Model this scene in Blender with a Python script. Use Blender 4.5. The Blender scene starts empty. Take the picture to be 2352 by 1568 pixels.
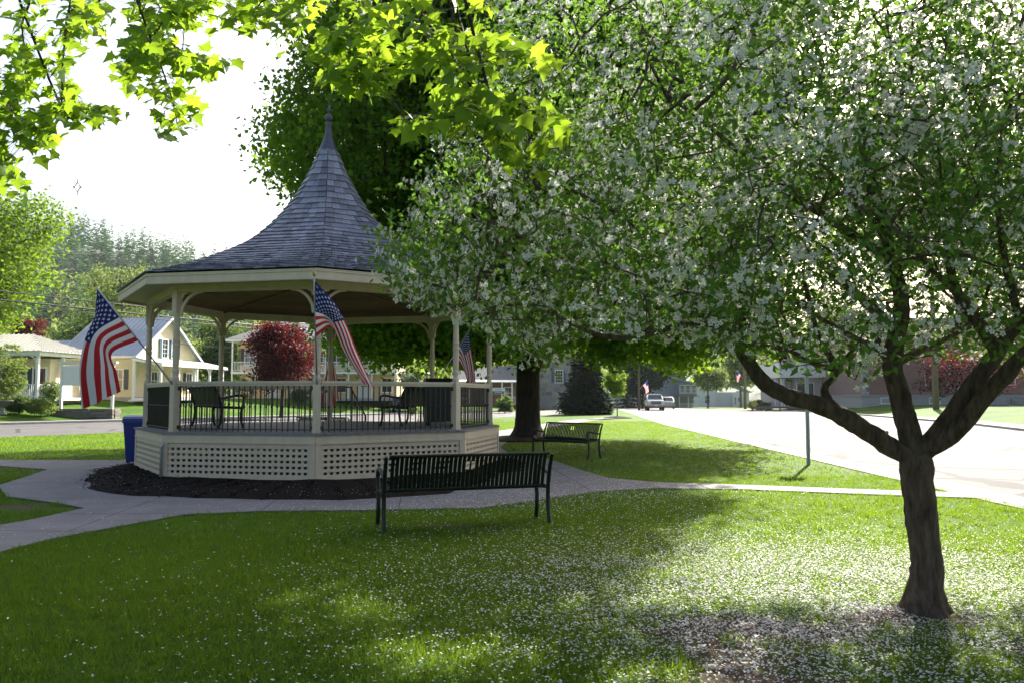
# Village green with a bandstand, backlit on a spring afternoon.
import bpy, bmesh, math, random
import numpy as np
from mathutils import Vector, Matrix

rng = np.random.default_rng(11)
random.seed(11)
rad = math.radians
scene = bpy.context.scene

# ------------------------------------------------------------------ camera
EYE = 1.5
PITCH = math.atan(167 / 2490)
FD = 2490 / 3072 * 2352            # focal length in units of a 2352 px wide view of the photograph
cam_data = bpy.data.cameras.new('camera')
cam_data.sensor_width = 36.0
cam_data.lens = 36.0 * 2490 / 3072
cam_data.clip_start = 0.05
cam_data.clip_end = 5000
cam = bpy.data.objects.new('camera', cam_data)
scene.collection.objects.link(cam)
cam.location = (0, 0, EYE)
cam.rotation_euler = (math.pi / 2 + PITCH, 0, 0)
scene.camera = cam

# ------------------------------------------------------------------ sky, sun, exposure
SUN_AZ, SUN_EL = rad(24), rad(35)   # azimuth measured from +Y towards +X
world = bpy.data.worlds.new('World')
scene.world = world
world.use_nodes = True
wn = world.node_tree
sky = wn.nodes.new('ShaderNodeTexSky')
sky.sky_type = 'NISHITA'
sky.sun_disc = False
sky.sun_elevation = SUN_EL
sky.sun_rotation = SUN_AZ
sky.altitude = 200
sky.air_density = 1.2
sky.dust_density = 6.0
sky.ozone_density = 1.0
bg = wn.nodes['Background']
bg.inputs['Strength'].default_value = 0.075
wn.links.new(sky.outputs['Color'], bg.inputs['Color'])
sun_data = bpy.data.lights.new('sun', 'SUN')
sun_data.energy = 5.0
sun_data.angle = rad(0.55)
sun_data.color = (1.0, 0.95, 0.87)
sun = bpy.data.objects.new('sun', sun_data)
scene.collection.objects.link(sun)
sun.location = (40, 90, 80)
to_sun = Vector((math.sin(SUN_AZ) * math.cos(SUN_EL), math.cos(SUN_AZ) * math.cos(SUN_EL), math.sin(SUN_EL)))
sun.rotation_euler = to_sun.to_track_quat('Z', 'Y').to_euler()
vs = scene.view_settings
vs.view_transform = 'Standard'
vs.look = 'None'
vs.gamma = 1.0
vs.use_curve_mapping = False
vs.exposure = 1.85
scene.cycles.max_bounces = 8
scene.cycles.transparent_max_bounces = 8
scene.cycles.volume_bounces = 0

# ------------------------------------------------------------------ picture point -> place
def ray(u, v):
    x = (u - 1176) / FD
    z = -(v - 784) / FD
    c, s = math.cos(PITCH), math.sin(PITCH)
    return Vector((x, c - s * z, s + c * z))

def pt(u, v, Y):
    d = ray(u, v)
    return Vector((0, 0, EYE)) + d * (Y / d.y)

def gp(u, v, z=0.0):
    d = ray(u, v)
    return Vector((0, 0, EYE)) + d * ((z - EYE) / d.z)

def proj(P):
    P = np.atleast_2d(np.asarray(P, float))
    c, s = math.cos(PITCH), math.sin(PITCH)
    d = P[:, 1] * c + (P[:, 2] - EYE) * s
    w = -P[:, 1] * s + (P[:, 2] - EYE) * c
    return 1176 + FD * P[:, 0] / d, 784 - FD * w / d

# ------------------------------------------------------------------ scene objects
def tag(o, label=None, category=None, group=None, kind=None):
    if label: o['label'] = label
    if category: o['category'] = category
    if group: o['group'] = group
    if kind: o['kind'] = kind
    return o

def thing(name, loc, label, category, group=None, rz=0.0):
    o = bpy.data.objects.new(name, None)
    o.empty_display_size = 0.2
    scene.collection.objects.link(o)
    o.location = loc
    o.rotation_euler = (0, 0, rz)
    return tag(o, label, category, group)

def put(name, me, parent=None, loc=(0, 0, 0), rot=(0, 0, 0), scale=(1, 1, 1)):
    o = bpy.data.objects.new(name, me)
    scene.collection.objects.link(o)
    o.parent = parent
    o.location = loc
    o.rotation_euler = rot
    o.scale = scale
    return o

def copy_tree(o, parent=None):
    c = o.copy()
    scene.collection.objects.link(c)
    c.parent = parent
    for ch in list(o.children):
        copy_tree(ch, c)
    return c

class MB:
    """collects shapes for one mesh object"""
    def __init__(self):
        self.v, self.f, self.m = [], [], []
    def add(self, vs_, fs_, m=0):
        o = len(self.v)
        self.v.extend([tuple(p) for p in vs_])
        for f_ in fs_:
            self.f.append(tuple(i + o for i in f_)); self.m.append(m)
        return self
    def box(self, c, s, rot=None, m=0):
        hx, hy, hz = s[0] / 2, s[1] / 2, s[2] / 2
        P = [Vector((x, y, z)) for x in (-hx, hx) for y in (-hy, hy) for z in (-hz, hz)]
        if rot is not None:
            if not isinstance(rot, Matrix): rot = Matrix.Rotation(rot, 3, 'Z')
            P = [rot @ p for p in P]
        c = Vector(c)
        return self.add([p + c for p in P], [(0, 1, 3, 2), (4, 6, 7, 5), (0, 4, 5, 1), (2, 3, 7, 6), (0, 2, 6, 4), (1, 5, 7, 3)], m)
    def bar(self, a, b, w, h, m=0, up=(0, 0, 1)):
        a, b = Vector(a), Vector(b)
        d = (b - a); L = d.length; d.normalize()
        up = Vector(up)
        if abs(d.dot(up)) > .98: up = Vector((0, 1, 0))
        s = d.cross(up).normalized(); u = s.cross(d)
        M = Matrix((d, s, u)).transposed()
        return self.box((a + b) / 2, (L, w, h), M, m)
    def tube(self, path, r, n=8, m=0, cap=True):
        path = [Vector(p) for p in path]
        k = len(path)
        rs = r if hasattr(r, '__len__') else [r] * k
        base = len(self.v)
        t0 = (path[1] - path[0]).normalized()
        ref = Vector((0, 0, 1)) if abs(t0.z) < .9 else Vector((1, 0, 0))
        s = t0.cross(ref).normalized()
        for i, p in enumerate(path):
            t = (path[min(i + 1, k - 1)] - path[max(i - 1, 0)])
            t = t.normalized() if t.length > 1e-9 else t0
            s = (s - t * s.dot(t))
            s = s.normalized() if s.length > 1e-6 else t.orthogonal().normalized()
            b = t.cross(s)
            for j in range(n):
                a = 2 * math.pi * j / n
                self.v.append(tuple(p + (s * math.cos(a) + b * math.sin(a)) * rs[i]))
        for i in range(k - 1):
            for j in range(n):
                q = (j + 1) % n
                self.f.append((base + i * n + j, base + i * n + q, base + (i + 1) * n + q, base + (i + 1) * n + j)); self.m.append(m)
        if cap:
            self.f.append(tuple(base + j for j in range(n))[::-1]); self.m.append(m)
            self.f.append(tuple(base + (k - 1) * n + j for j in range(n))); self.m.append(m)
        return self
    def lathe(self, prof, n=16, c=(0, 0, 0), m=0, ang=0.0):
        base = len(self.v)
        for r, z in prof:
            for j in range(n):
                a = 2 * math.pi * j / n + ang
                self.v.append((c[0] + r * math.cos(a), c[1] + r * math.sin(a), c[2] + z))
        for i in range(len(prof) - 1):
            for j in range(n):
                q = (j + 1) % n
                self.f.append((base + i * n + j, base + i * n + q, base + (i + 1) * n + q, base + (i + 1) * n + j)); self.m.append(m)
        self.f.append(tuple(base + j for j in range(n))[::-1]); self.m.append(m)
        k = len(prof) - 1
        self.f.append(tuple(base + k * n + j for j in range(n))); self.m.append(m)
        return self
    def prism(self, poly, ext, m=0):
        n = len(poly); ext = Vector(ext)
        P = [Vector(p) for p in poly]
        Q = [p + ext for p in P]
        fs_ = [tuple(range(n))[::-1], tuple(range(n, 2 * n))]
        for i in range(n):
            j = (i + 1) % n
            fs_.append((i, j, n + j, n + i))
        return self.add(P + Q, fs_, m)
    def mesh(self, mats, smooth=False, name='mesh'):
        me = bpy.data.meshes.new(name)
        me.from_pydata(self.v, [], self.f)
        for mt in (mats if isinstance(mats, (list, tuple)) else [mats]):
            me.materials.append(mt)
        if any(self.m): me.polygons.foreach_set('material_index', self.m)
        bm = bmesh.new(); bm.from_mesh(me)
        bmesh.ops.recalc_face_normals(bm, faces=bm.faces)
        bm.to_mesh(me); bm.free()
        if smooth:
            me.polygons.foreach_set('use_smooth', [True] * len(me.polygons))
        me.update()
        return me
    def build(self, name, mats, parent=None, smooth=False, origin=None, loc=(0, 0, 0), rot=(0, 0, 0)):
        if origin is not None:
            o = Vector(origin)
            self.v = [tuple(Vector(p) - o) for p in self.v]
        return put(name, self.mesh(mats, smooth, name), parent, loc, rot)

def soften(o, angle=40):
    me = o.data
    me.polygons.foreach_set('use_smooth', [True] * len(me.polygons))
    try: me.set_sharp_from_angle(angle=rad(angle))
    except Exception: pass
    return o

def np_mesh(name, V, F, mat, var=None, smooth=False):
    """V (n,3); F (m,k) all faces of k corners; var one value per face"""
    V = np.ascontiguousarray(V, np.float32); F = np.ascontiguousarray(F, np.int32)
    me = bpy.data.meshes.new(name)
    m, k = F.shape
    me.vertices.add(len(V)); me.vertices.foreach_set('co', V.ravel())
    me.loops.add(m * k); me.loops.foreach_set('vertex_index', F.ravel())
    me.polygons.add(m); me.polygons.foreach_set('loop_start', np.arange(0, m * k, k, dtype=np.int32))
    if var is not None:
        at = me.attributes.new('var', 'FLOAT', 'FACE')
        at.data.foreach_set('value', np.ascontiguousarray(var, np.float32))
    if smooth: me.polygons.foreach_set('use_smooth', np.ones(m, bool))
    me.materials.append(mat)
    me.update(calc_edges=True)
    return me

def frames(N, spin=None):
    """rotation matrices whose third axis is N, spun at random"""
    N = N / np.maximum(np.linalg.norm(N, axis=1, keepdims=True), 1e-9)
    a = np.where(np.abs(N[:, 2:3]) < .9, np.array([[0, 0, 1.]]), np.array([[1., 0, 0]]))
    X = np.cross(a, N); X /= np.linalg.norm(X, axis=1, keepdims=True)
    Y = np.cross(N, X)
    t = rng.uniform(0, 2 * np.pi, len(N)) if spin is None else spin
    c, s = np.cos(t)[:, None], np.sin(t)[:, None]
    A = X * c + Y * s; B = -X * s + Y * c
    return np.stack([A, B, N], 2)

def cloud_arrays(TV, TF, P, M, S):
    TV = np.asarray(TV, float); TF = np.asarray(TF)
    n = len(P); k = len(TV)
    V = np.einsum('nij,kj->nki', M, TV) * S[:, None, None] + P[:, None, :]
    F = TF[None] + (np.arange(n) * k)[:, None, None]
    return V.reshape(-1, 3), F.reshape(-1, TF.shape[1])

def cloud(name, T, P, M, S, mat, parent=None, origin=(0, 0, 0), var=None):
    V, F = cloud_arrays(T[0], T[1], np.asarray(P) - np.asarray(origin, float), M, S)
    vv = None
    if var is not None: vv = np.repeat(var, len(T[1]))
    return put(name, np_mesh(name, V, F, mat, vv), parent)

def rdir(n):
    d = rng.normal(size=(n, 3))
    return d / np.linalg.norm(d, axis=1, keepdims=True)

# ------------------------------------------------------------------ materials
def nd(nt, kind, **kw):
    n = nt.nodes.new(kind)
    for k, v in kw.items():
        if k in n.inputs: n.inputs[k].default_value = v
        else: setattr(n, k, v)
    return n

def rgb(c): return (c[0], c[1], c[2], 1.0)

def mat(name, c1, c2=None, rough=0.6, scale=8.0, detail=5.0, bump=0.0, bscale=None, metal=0.0, stretch=(1, 1, 1),
        spec=0.5, coat=0.0, bdist=.02, contrast=0.25, random_tint=0.0, coords='Object'):
    m = bpy.data.materials.new(name); m.use_nodes = True
    nt = m.node_tree; b = nt.nodes['Principled BSDF']
    b.inputs['Roughness'].default_value = rough
    b.inputs['Metallic'].default_value = metal
    b.inputs['Specular IOR Level'].default_value = spec
    b.inputs['Coat Weight'].default_value = coat
    tc = nd(nt, 'ShaderNodeTexCoord'); mp = nd(nt, 'ShaderNodeMapping')
    mp.inputs['Scale'].default_value = stretch
    nt.links.new(tc.outputs[coords], mp.inputs['Vector'])
    if c2 is None: c2 = tuple(x * .8 for x in c1)
    nz = nd(nt, 'ShaderNodeTexNoise', Scale=scale, Detail=detail, Roughness=.6)
    nt.links.new(mp.outputs['Vector'], nz.inputs['Vector'])
    rp = nd(nt, 'ShaderNodeValToRGB')
    rp.color_ramp.elements[0].position = .5 - contrast; rp.color_ramp.elements[0].color = rgb(c1)
    rp.color_ramp.elements[1].position = .5 + contrast; rp.color_ramp.elements[1].color = rgb(c2)
    nt.links.new(nz.outputs['Fac'], rp.inputs['Fac'])
    out = rp.outputs['Color']
    if random_tint:
        oi = nd(nt, 'ShaderNodeObjectInfo')
        at = nd(nt, 'ShaderNodeAttribute', attribute_name='var')
        ad = nd(nt, 'ShaderNodeMath', operation='ADD')
        fr = nd(nt, 'ShaderNodeMath', operation='FRACT')
        mr = nd(nt, 'ShaderNodeMapRange')
        mr.inputs['To Min'].default_value = 1 - random_tint; mr.inputs['To Max'].default_value = 1 + random_tint
        hs = nd(nt, 'ShaderNodeHueSaturation')
        nt.links.new(oi.outputs['Random'], ad.inputs[0]); nt.links.new(at.outputs['Fac'], ad.inputs[1])
        nt.links.new(ad.outputs[0], fr.inputs[0]); nt.links.new(fr.outputs[0], mr.inputs['Value'])
        nt.links.new(mr.outputs['Result'], hs.inputs['Value']); nt.links.new(out, hs.inputs['Color'])
        out = hs.outputs['Color']
    nt.links.new(out, b.inputs['Base Color'])
    if bump:
        nb = nd(nt, 'ShaderNodeTexNoise', Scale=bscale or scale * 3, Detail=6.0, Roughness=.65)
        nt.links.new(mp.outputs['Vector'], nb.inputs['Vector'])
        bp = nd(nt, 'ShaderNodeBump', Strength=bump, Distance=bdist)
        nt.links.new(nb.outputs['Fac'], bp.inputs['Height'])
        nt.links.new(bp.outputs['Normal'], b.inputs['Normal'])
    return m

def leafmat(name, c1, c2, tc, trans=.5, rough=.6, spec=.12):
    """c1..c2 reflected colours, tc light passing through; varies by leaf"""
    m = bpy.data.materials.new(name); m.use_nodes = True
    nt = m.node_tree; b = nt.nodes['Principled BSDF']; out = nt.nodes['Material Output']
    b.inputs['Roughness'].default_value = rough
    b.inputs['Specular IOR Level'].default_value = spec
    oi = nd(nt, 'ShaderNodeObjectInfo'); at = nd(nt, 'ShaderNodeAttribute', attribute_name='var')
    ad = nd(nt, 'ShaderNodeMath', operation='ADD'); fr = nd(nt, 'ShaderNodeMath', operation='FRACT')
    nt.links.new(oi.outputs['Random'], ad.inputs[0]); nt.links.new(at.outputs['Fac'], ad.inputs[1]); nt.links.new(ad.outputs[0], fr.inputs[0])
    mx = nd(nt, 'ShaderNodeMix', data_type='RGBA')
    mx.inputs[6].default_value = rgb(c1); mx.inputs[7].default_value = rgb(c2)
    nt.links.new(fr.outputs[0], mx.inputs[0]); nt.links.new(mx.outputs[2], b.inputs['Base Color'])
    tr = nd(nt, 'ShaderNodeBsdfTranslucent')
    m2 = nd(nt, 'ShaderNodeMix', data_type='RGBA')
    m2.inputs[6].default_value = rgb(tuple(x * .75 for x in tc)); m2.inputs[7].default_value = rgb(tc)
    nt.links.new(fr.outputs[0], m2.inputs[0]); nt.links.new(m2.outputs[2], tr.inputs['Color'])
    ms = nd(nt, 'ShaderNodeMixShader', Fac=trans)
    nt.links.new(b.outputs[0], ms.inputs[1]); nt.links.new(tr.outputs[0], ms.inputs[2]); nt.links.new(ms.outputs[0], out.inputs['Surface'])
    return m

M = {}
M['cream'] = mat('cream_paint', (.66, .54, .40), (.53, .425, .31), .6, 4, stretch=(1, 1, .35), bump=.12, bscale=40, contrast=.22)
M['cream_rail'] = mat('cream_trim', (.64, .54, .40), (.55, .46, .34), .5, 5)
M['deck'] = mat('weathered_deck', (.25, .235, .225), (.17, .16, .155), .7, 6, stretch=(1, 6, 1), bump=.2)
M['iron'] = mat('dark_iron', (.030, .024, .020), (.018, .015, .013), .45, 30)
M['iron_green'] = mat('dark_green_metal', (.008, .016, .013), (.005, .009, .008), .42, 25, spec=.4)
M['brown_panel'] = mat('brown_panel', (.055, .045, .036), (.04, .032, .026), .7, 12)
M['ceiling'] = mat('ceiling_wood', (.24, .115, .06), (.14, .066, .037), .7, 6, stretch=(1, 1, 4), random_tint=.25)
M['shingle'] = mat('cedar_shingle', (.28, .275, .35), (.14, .135, .18), .5, 9, stretch=(1, 1, .3), bump=.35, bscale=50, random_tint=.42, spec=.5)
M['shingle_under'] = mat('roof_boarding', (.045, .04, .04), None, .9, 9)
M['cap'] = mat('dull_lead_cap', (.10, .10, .13), (.07, .07, .09), .45, 12, metal=.3)
M['black'] = mat('black_paint', (.012, .012, .013), (.02, .02, .02), .4, 20)
M['rubber'] = mat('tyre_rubber', (.018, .018, .018), None, .85, 20)
M['bluebin'] = mat('blue_plastic', (.012, .035, .22), (.01, .028, .18), .35, 15)
M['white'] = mat('white_paint', (.78, .78, .76), (.70, .70, .68), .5, 4)
M['galv'] = mat('galvanised_steel', (.46, .47, .48), (.36, .37, .38), .55, 25, metal=.15)
M['alu'] = mat('pole_aluminium', (.45, .45, .46), None, .35, 12, metal=.5)
M['gold'] = mat('brass_knob', (.45, .30, .12), None, .35, 12, metal=.7)
M['bark'] = mat('furrowed_bark', (.075, .058, .046), (.028, .021, .017), .9, 9, stretch=(1, 1, .22), bump=1.0, bscale=22, contrast=.2, bdist=.08, spec=.2)
M['bark_crab'] = mat('crabapple_bark', (.21, .15, .115), (.050, .036, .028), .9, 26, stretch=(1, 1, .22), bump=1.0, bscale=34, contrast=.2, bdist=.05, spec=.2)
M['bark_grey'] = mat('grey_bark', (.15, .13, .11), (.08, .07, .06), .9, 9, stretch=(1, 1, .3), bump=.7)
M['mulch'] = mat('bark_mulch', (.022, .015, .012), (.006, .0045, .004), .95, 45, bump=1.0, bscale=60, spec=.1)
M['mulch_chip'] = mat('mulch_chip', (.028, .018, .014), (.010, .007, .006), .95, 30, random_tint=.5, spec=.1)
M['concrete'] = mat('path_concrete', (.195, .182, .188), (.115, .107, .112), .9, 1.9, detail=9, bump=.25, bscale=90)
M['joint'] = mat('path_joint', (.06, .05, .045), None, .95, 20)
M['kerb'] = mat('kerb_stone', (.40, .38, .36), (.30, .29, .27), .85, 4, bump=.2)
M['stone'] = mat('field_stone', (.20, .17, .14), (.11, .095, .085), .85, 6, bump=.6, random_tint=.4)
M['stone_grey'] = mat('grey_stone', (.30, .285, .27), (.20, .19, .19), .85, 3, bump=.5, random_tint=.35)
M['mortar'] = mat('mortar', (.33, .31, .29), None, .9, 10)
M['glass'] = mat('window_glass', (.03, .035, .04), (.05, .055, .06), .08, 1.5, spec=.8)
M['petal'] = leafmat('fallen_petal', (.72, .69, .68), (.82, .79, .78), (.75, .72, .70), .3, .6)
M['flower'] = leafmat('apple_blossom', (.66, .66, .63), (.78, .77, .74), (.70, .70, .62), .36, .7, .05)
M['crab_leaf'] = leafmat('crabapple_leaf', (.042, .112, .022), (.080, .170, .034), (.19, .35, .04), .44)
M['maple_leaf'] = leafmat('maple_leaf', (.030, .092, .014), (.065, .145, .020), (.27, .46, .02), .46)
M['front_leaf'] = leafmat('young_maple_leaf', (.055, .135, .018), (.11, .20, .02), (.38, .58, .03), .58, .5)
M['left_leaf'] = leafmat('bright_maple_leaf', (.045, .115, .014), (.090, .170, .020), (.24, .38, .02), .40)
M['red_leaf'] = leafmat('copper_maple_leaf', (.018, .005, .009), (.046, .009, .012), (.18, .016, .014), .32)
M['pale_leaf'] = leafmat('pale_spring_leaf', (.085, .145, .035), (.14, .20, .05), (.26, .34, .06), .38)
M['dark_leaf'] = leafmat('dark_green_leaf', (.030, .065, .018), (.06, .105, .028), (.12, .2, .03), .35)  # deeper green for the background trees, hedges and bushes
M['spruce'] = leafmat('spruce_needles', (.008, .022, .012), (.018, .040, .020), (.02, .04, .01), .10, .9, .02)
M['pine'] = leafmat('far_pine_needles', (.020, .095, .038), (.050, .150, .050), (.07, .16, .05), .25, .9, .0)
M['bush'] = leafmat('shrub_leaf', (.05, .105, .03), (.10, .17, .045), (.2, .3, .04), .35)
# ================================================================== terrain, roads, paths
GC = np.array([-4.148, 18.418])            # bandstand centre
TREE = np.array([2.92, 5.86])              # crabapple trunk
LN = np.array([(-52, -19.), (-19.4, 31.4), (-8.5, 48.5), (-.67, 63.5), (4, 74), (8, 88), (11.5, 103)])
LF = np.array([(-67, -19.), (-28, 45.4), (-8.9, 77), (2, 92), (8, 108)])
RN = np.array([(7, -20.), (7.05, 11.4), (7.2, 15.2), (7.4, 20.7), (7.6, 27.8), (8.4, 45.4), (10.2, 65), (12, 87), (13.4, 103)])
RF = np.array([(17.4, -20.), (18.6, 20), (22.6, 36.6), (25.6, 47.6), (30, 75), (30.5, 99), (31, 106)])
def ex(L, Y): return np.interp(Y, L[:, 1], L[:, 0])
def sm(x, a, b):
    t = np.clip((x - a) / (b - a), 0, 1); return t * t * (3 - 2 * t)
def hgt(X, Y):
    X = np.asarray(X, float); Y = np.asarray(Y, float)
    sl = (ex(LF, Y) - X) * .856
    mx = 1.4 - .95 * sm(X, -15, 2)
    hl = np.clip(.11 * (sl - 2.2), 0, mx)
    sr = (X - ex(RF, Y)) * .93
    hr = np.clip(.13 * (sr - 2.0), 0, .72) * (1 - sm(Y, 95, 120))
    far = -np.clip((Y - 108) * .007, 0, .45) * sm(X, 4, 14)
    return np.where(Y < 108, np.maximum(hl, hr), np.maximum(hl * 0 + mx * sm(-X, -6, 10), hr) + far)

def grass_ground_mat():
    m = bpy.data.materials.new('lawn'); m.use_nodes = True
    nt = m.node_tree; b = nt.nodes['Principled BSDF']
    b.inputs['Roughness'].default_value = .8; b.inputs['Specular IOR Level'].default_value = .05
    tc = nd(nt, 'ShaderNodeTexCoord')
    n1 = nd(nt, 'ShaderNodeTexNoise', Scale=.35, Detail=4.0); n2 = nd(nt, 'ShaderNodeTexNoise', Scale=14.0, Detail=6.0, Roughness=.75)
    nt.links.new(tc.outputs['Object'], n1.inputs['Vector']); nt.links.new(tc.outputs['Object'], n2.inputs['Vector'])
    r1 = nd(nt, 'ShaderNodeValToRGB'); r2 = nd(nt, 'ShaderNodeValToRGB')
    r1.color_ramp.elements[0].position = .35; r1.color_ramp.elements[0].color = (.045, .110, .010, 1)
    r1.color_ramp.elements[1].position = .65; r1.color_ramp.elements[1].color = (.095, .165, .012, 1)
    r2.color_ramp.elements[0].position = .3; r2.color_ramp.elements[0].color = (.45, .5, .45, 1)
    r2.color_ramp.elements[1].position = .7; r2.color_ramp.elements[1].color = (1.15, 1.15, 1.1, 1)
    nt.links.new(n1.outputs['Fac'], r1.inputs['Fac']); nt.links.new(n2.outputs['Fac'], r2.inputs['Fac'])
    mu = nd(nt, 'ShaderNodeMix', data_type='RGBA', blend_type='MULTIPLY'); mu.inputs[0].default_value = 1
    nt.links.new(r1.outputs['Color'], mu.inputs[6]); nt.links.new(r2.outputs['Color'], mu.inputs[7])
    at = nd(nt, 'ShaderNodeAttribute', attribute_name='dirt')
    n3 = nd(nt, 'ShaderNodeTexNoise', Scale=3.5, Detail=7.0, Roughness=.7); nt.links.new(tc.outputs['Object'], n3.inputs['Vector'])
    ad = nd(nt, 'ShaderNodeMath', operation='ADD'); nt.links.new(at.outputs['Fac'], ad.inputs[0]); nt.links.new(n3.outputs['Fac'], ad.inputs[1])
    mr = nd(nt, 'ShaderNodeMapRange'); mr.inputs['From Min'].default_value = .88; mr.inputs['From Max'].default_value = 1.12
    nt.links.new(ad.outputs[0], mr.inputs['Value'])
    dm = nd(nt, 'ShaderNodeMix', data_type='RGBA'); dm.inputs[7].default_value = (.105, .072, .052, 1)
    nt.links.new(mr.outputs['Result'], dm.inputs[0]); nt.links.new(mu.outputs[2], dm.inputs[6])
    nt.links.new(dm.outputs[2], b.inputs['Base Color'])
    bp = nd(nt, 'ShaderNodeBump', Strength=.9, Distance=.05); nt.links.new(n2.outputs['Fac'], bp.inputs['Height']); nt.links.new(bp.outputs['Normal'], b.inputs['Normal'])
    return m
M['lawn'] = grass_ground_mat()

DIRT = [(1.55, 5.4, .95, .55, .85), (1.25, 4.6, .8, .5, .7), (2.7, 5.75, .75, .5, .75), (-.55, 9.75, 1.25, .38, .55), (-6.6, 11.6, 1.3, .7, .6), (-3.4, 6.6, .8, .35, .35), (3.1, 5.0, .7, .4, .5)]
def dirt(X, Y):
    d = np.zeros_like(np.asarray(X, float))
    for x, y, a, b, k in DIRT:
        d = np.maximum(d, k * np.exp(-(((X - x) / a) ** 2 + ((Y - y) / b) ** 2)))
    return d

gx = np.unique(np.concatenate([np.linspace(-900, -80, 22), np.arange(-80, -12, 2.), np.arange(-12, 12, .3), np.arange(12, 80, 2.), np.linspace(80, 900, 22)]))
gy = np.unique(np.concatenate([np.linspace(-120, -6, 12), np.arange(-6, 20, .3), np.arange(20, 130, 2.), np.linspace(130, 1600, 40)]))
GX, GY = np.meshgrid(gx, gy)
GZ = hgt(GX, GY)
V = np.stack([GX, GY, GZ], 2).reshape(-1, 3)
nx, ny = len(gx), len(gy)
idx = np.arange(nx * ny).reshape(ny, nx)
F = np.stack([idx[:-1, :-1], idx[:-1, 1:], idx[1:, 1:], idx[1:, :-1]], 2).reshape(-1, 4)
me = np_mesh('ground', V, F, M['lawn'], smooth=True)
at = me.attributes.new('dirt', 'FLOAT', 'POINT')
at.data.foreach_set('value', dirt(GX, GY).ravel().astype(np.float32))
tag(put('ground', me), kind='structure')

def asphalt():
    m = mat('asphalt', (.105, .10, .10), (.060, .058, .058), .85, .9, detail=10, bump=.5, bscale=160, spec=.25)
    nt = m.node_tree; b = nt.nodes['Principled BSDF']
    # sealed cracks
    tc = nd(nt, 'ShaderNodeTexCoord')
    vo = nd(nt, 'ShaderNodeTexVoronoi', feature='DISTANCE_TO_EDGE', Scale=.33)
    nz = nd(nt, 'ShaderNodeTexNoise', Scale=.8, Detail=6.0)
    mx = nd(nt, 'ShaderNodeMix', data_type='RGBA'); mx.inputs[0].default_value = .3
    nt.links.new(tc.outputs['Object'], nz.inputs['Vector']); nt.links.new(tc.outputs['Object'], mx.inputs[6]); nt.links.new(nz.outputs['Color'], mx.inputs[7])
    nt.links.new(mx.outputs[2], vo.inputs['Vector'])
    lt = nd(nt, 'ShaderNodeMath', operation='LESS_THAN'); lt.inputs[1].default_value = .022
    nt.links.new(vo.outputs['Distance'], lt.inputs[0])
    src = b.inputs['Base Color'].links[0].from_socket
    cm = nd(nt, 'ShaderNodeMix', data_type='RGBA'); cm.inputs[7].default_value = (.025, .025, .025, 1)
    nt.links.new(lt.outputs[0], cm.inputs[0]); nt.links.new(src, cm.inputs[6]); nt.links.new(cm.outputs[2], b.inputs['Base Color'])
    return m
M['asphalt'] = asphalt()
M['gravel'] = mat('gravel_verge', (.30, .28, .26), (.20, .19, .18), .9, 40, bump=.6, bscale=120)

def strip(name, A, B, z, m, ys=None):
    n = len(A); mb = MB()
    mb.add([(p[0], p[1], z) for p in A] + [(p[0], p[1], z) for p in B], [(i, i + 1, n + i + 1, n + i) for i in range(n - 1)])
    return tag(mb.build(name, m), kind='structure')
ys = np.concatenate([np.arange(-20, 104, 4.), [104.]])
strip('road', [(ex(RN, y), y) for y in ys], [(ex(RF, y), y) for y in ys], .010, M['asphalt'])
strip('side_street', [(ex(LN, y), y) for y in ys], [(ex(LF, y), y) for y in ys], .006, M['asphalt'])
# the road goes on past the truck, sinking a little
fy = np.arange(104, 330, 12.)
mb = MB()
mb.add([(14 + (y - 104) * .03, y, float(hgt(14, y)) + .02) for y in fy] + [(24 + (y - 104) * .05, y, float(hgt(24, y)) + .02) for y in fy],
       [(i, i + 1, len(fy) + i + 1, len(fy) + i) for i in range(len(fy) - 1)])
tag(mb.build('road', M['asphalt']), kind='structure')
# pale gravelly verge along the near side of the road
strip('road_verge', [(ex(RN, y) - .12 - .1 * math.sin(y * 1.7), y) for y in ys], [(ex(RN, y) + .55, y) for y in ys], .016, M['gravel'])

def kerb(name, L, ya, yb, side, h=.13):
    yy = np.arange(ya, yb, 3.0); mb = MB()
    P = [np.array([ex(L, y), y]) for y in yy]
    for a, b in zip(P[:-1], P[1:]):
        d = (b - a) / np.linalg.norm(b - a); n = np.array([-d[1], d[0]]) * side * .18
        e = d * .006
        mb.prism([(*(a + e), -.02), (*(b - e), -.02), (*(b - e + n), -.02), (*(a + e + n), -.02)], (0, 0, h + .02))
    return tag(mb.build(name, M['kerb']), kind='structure')
kerb('kerb', LF, -10, 92, 1)
kerb('kerb', RF, 8, 99, -1)
# pavements across both streets
def pave(name, L, ya, yb, o1, o2, z):
    yy = np.arange(ya, yb, 3.0); mb = MB(); A = []; B = []
    for y in yy:
        a = np.array([ex(L, y), y]); b = np.array([ex(L, y + 1), y + 1]); d = (b - a) / np.linalg.norm(b - a); n = np.array([-d[1], d[0]])
        A.append((*(a + n * o1), z)); B.append((*(a + n * o2), z))
    n = len(A)
    mb.add(A + B, [(i, i + 1, n + i + 1, n + i) for i in range(n - 1)])
    return tag(mb.build(name, M['concrete']), kind='structure')
pave('pavement', LF, -10, 76, .2, 1.9, .125)
pave('pavement', RF, 8, 70, -.2, -1.75, .125)

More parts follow.
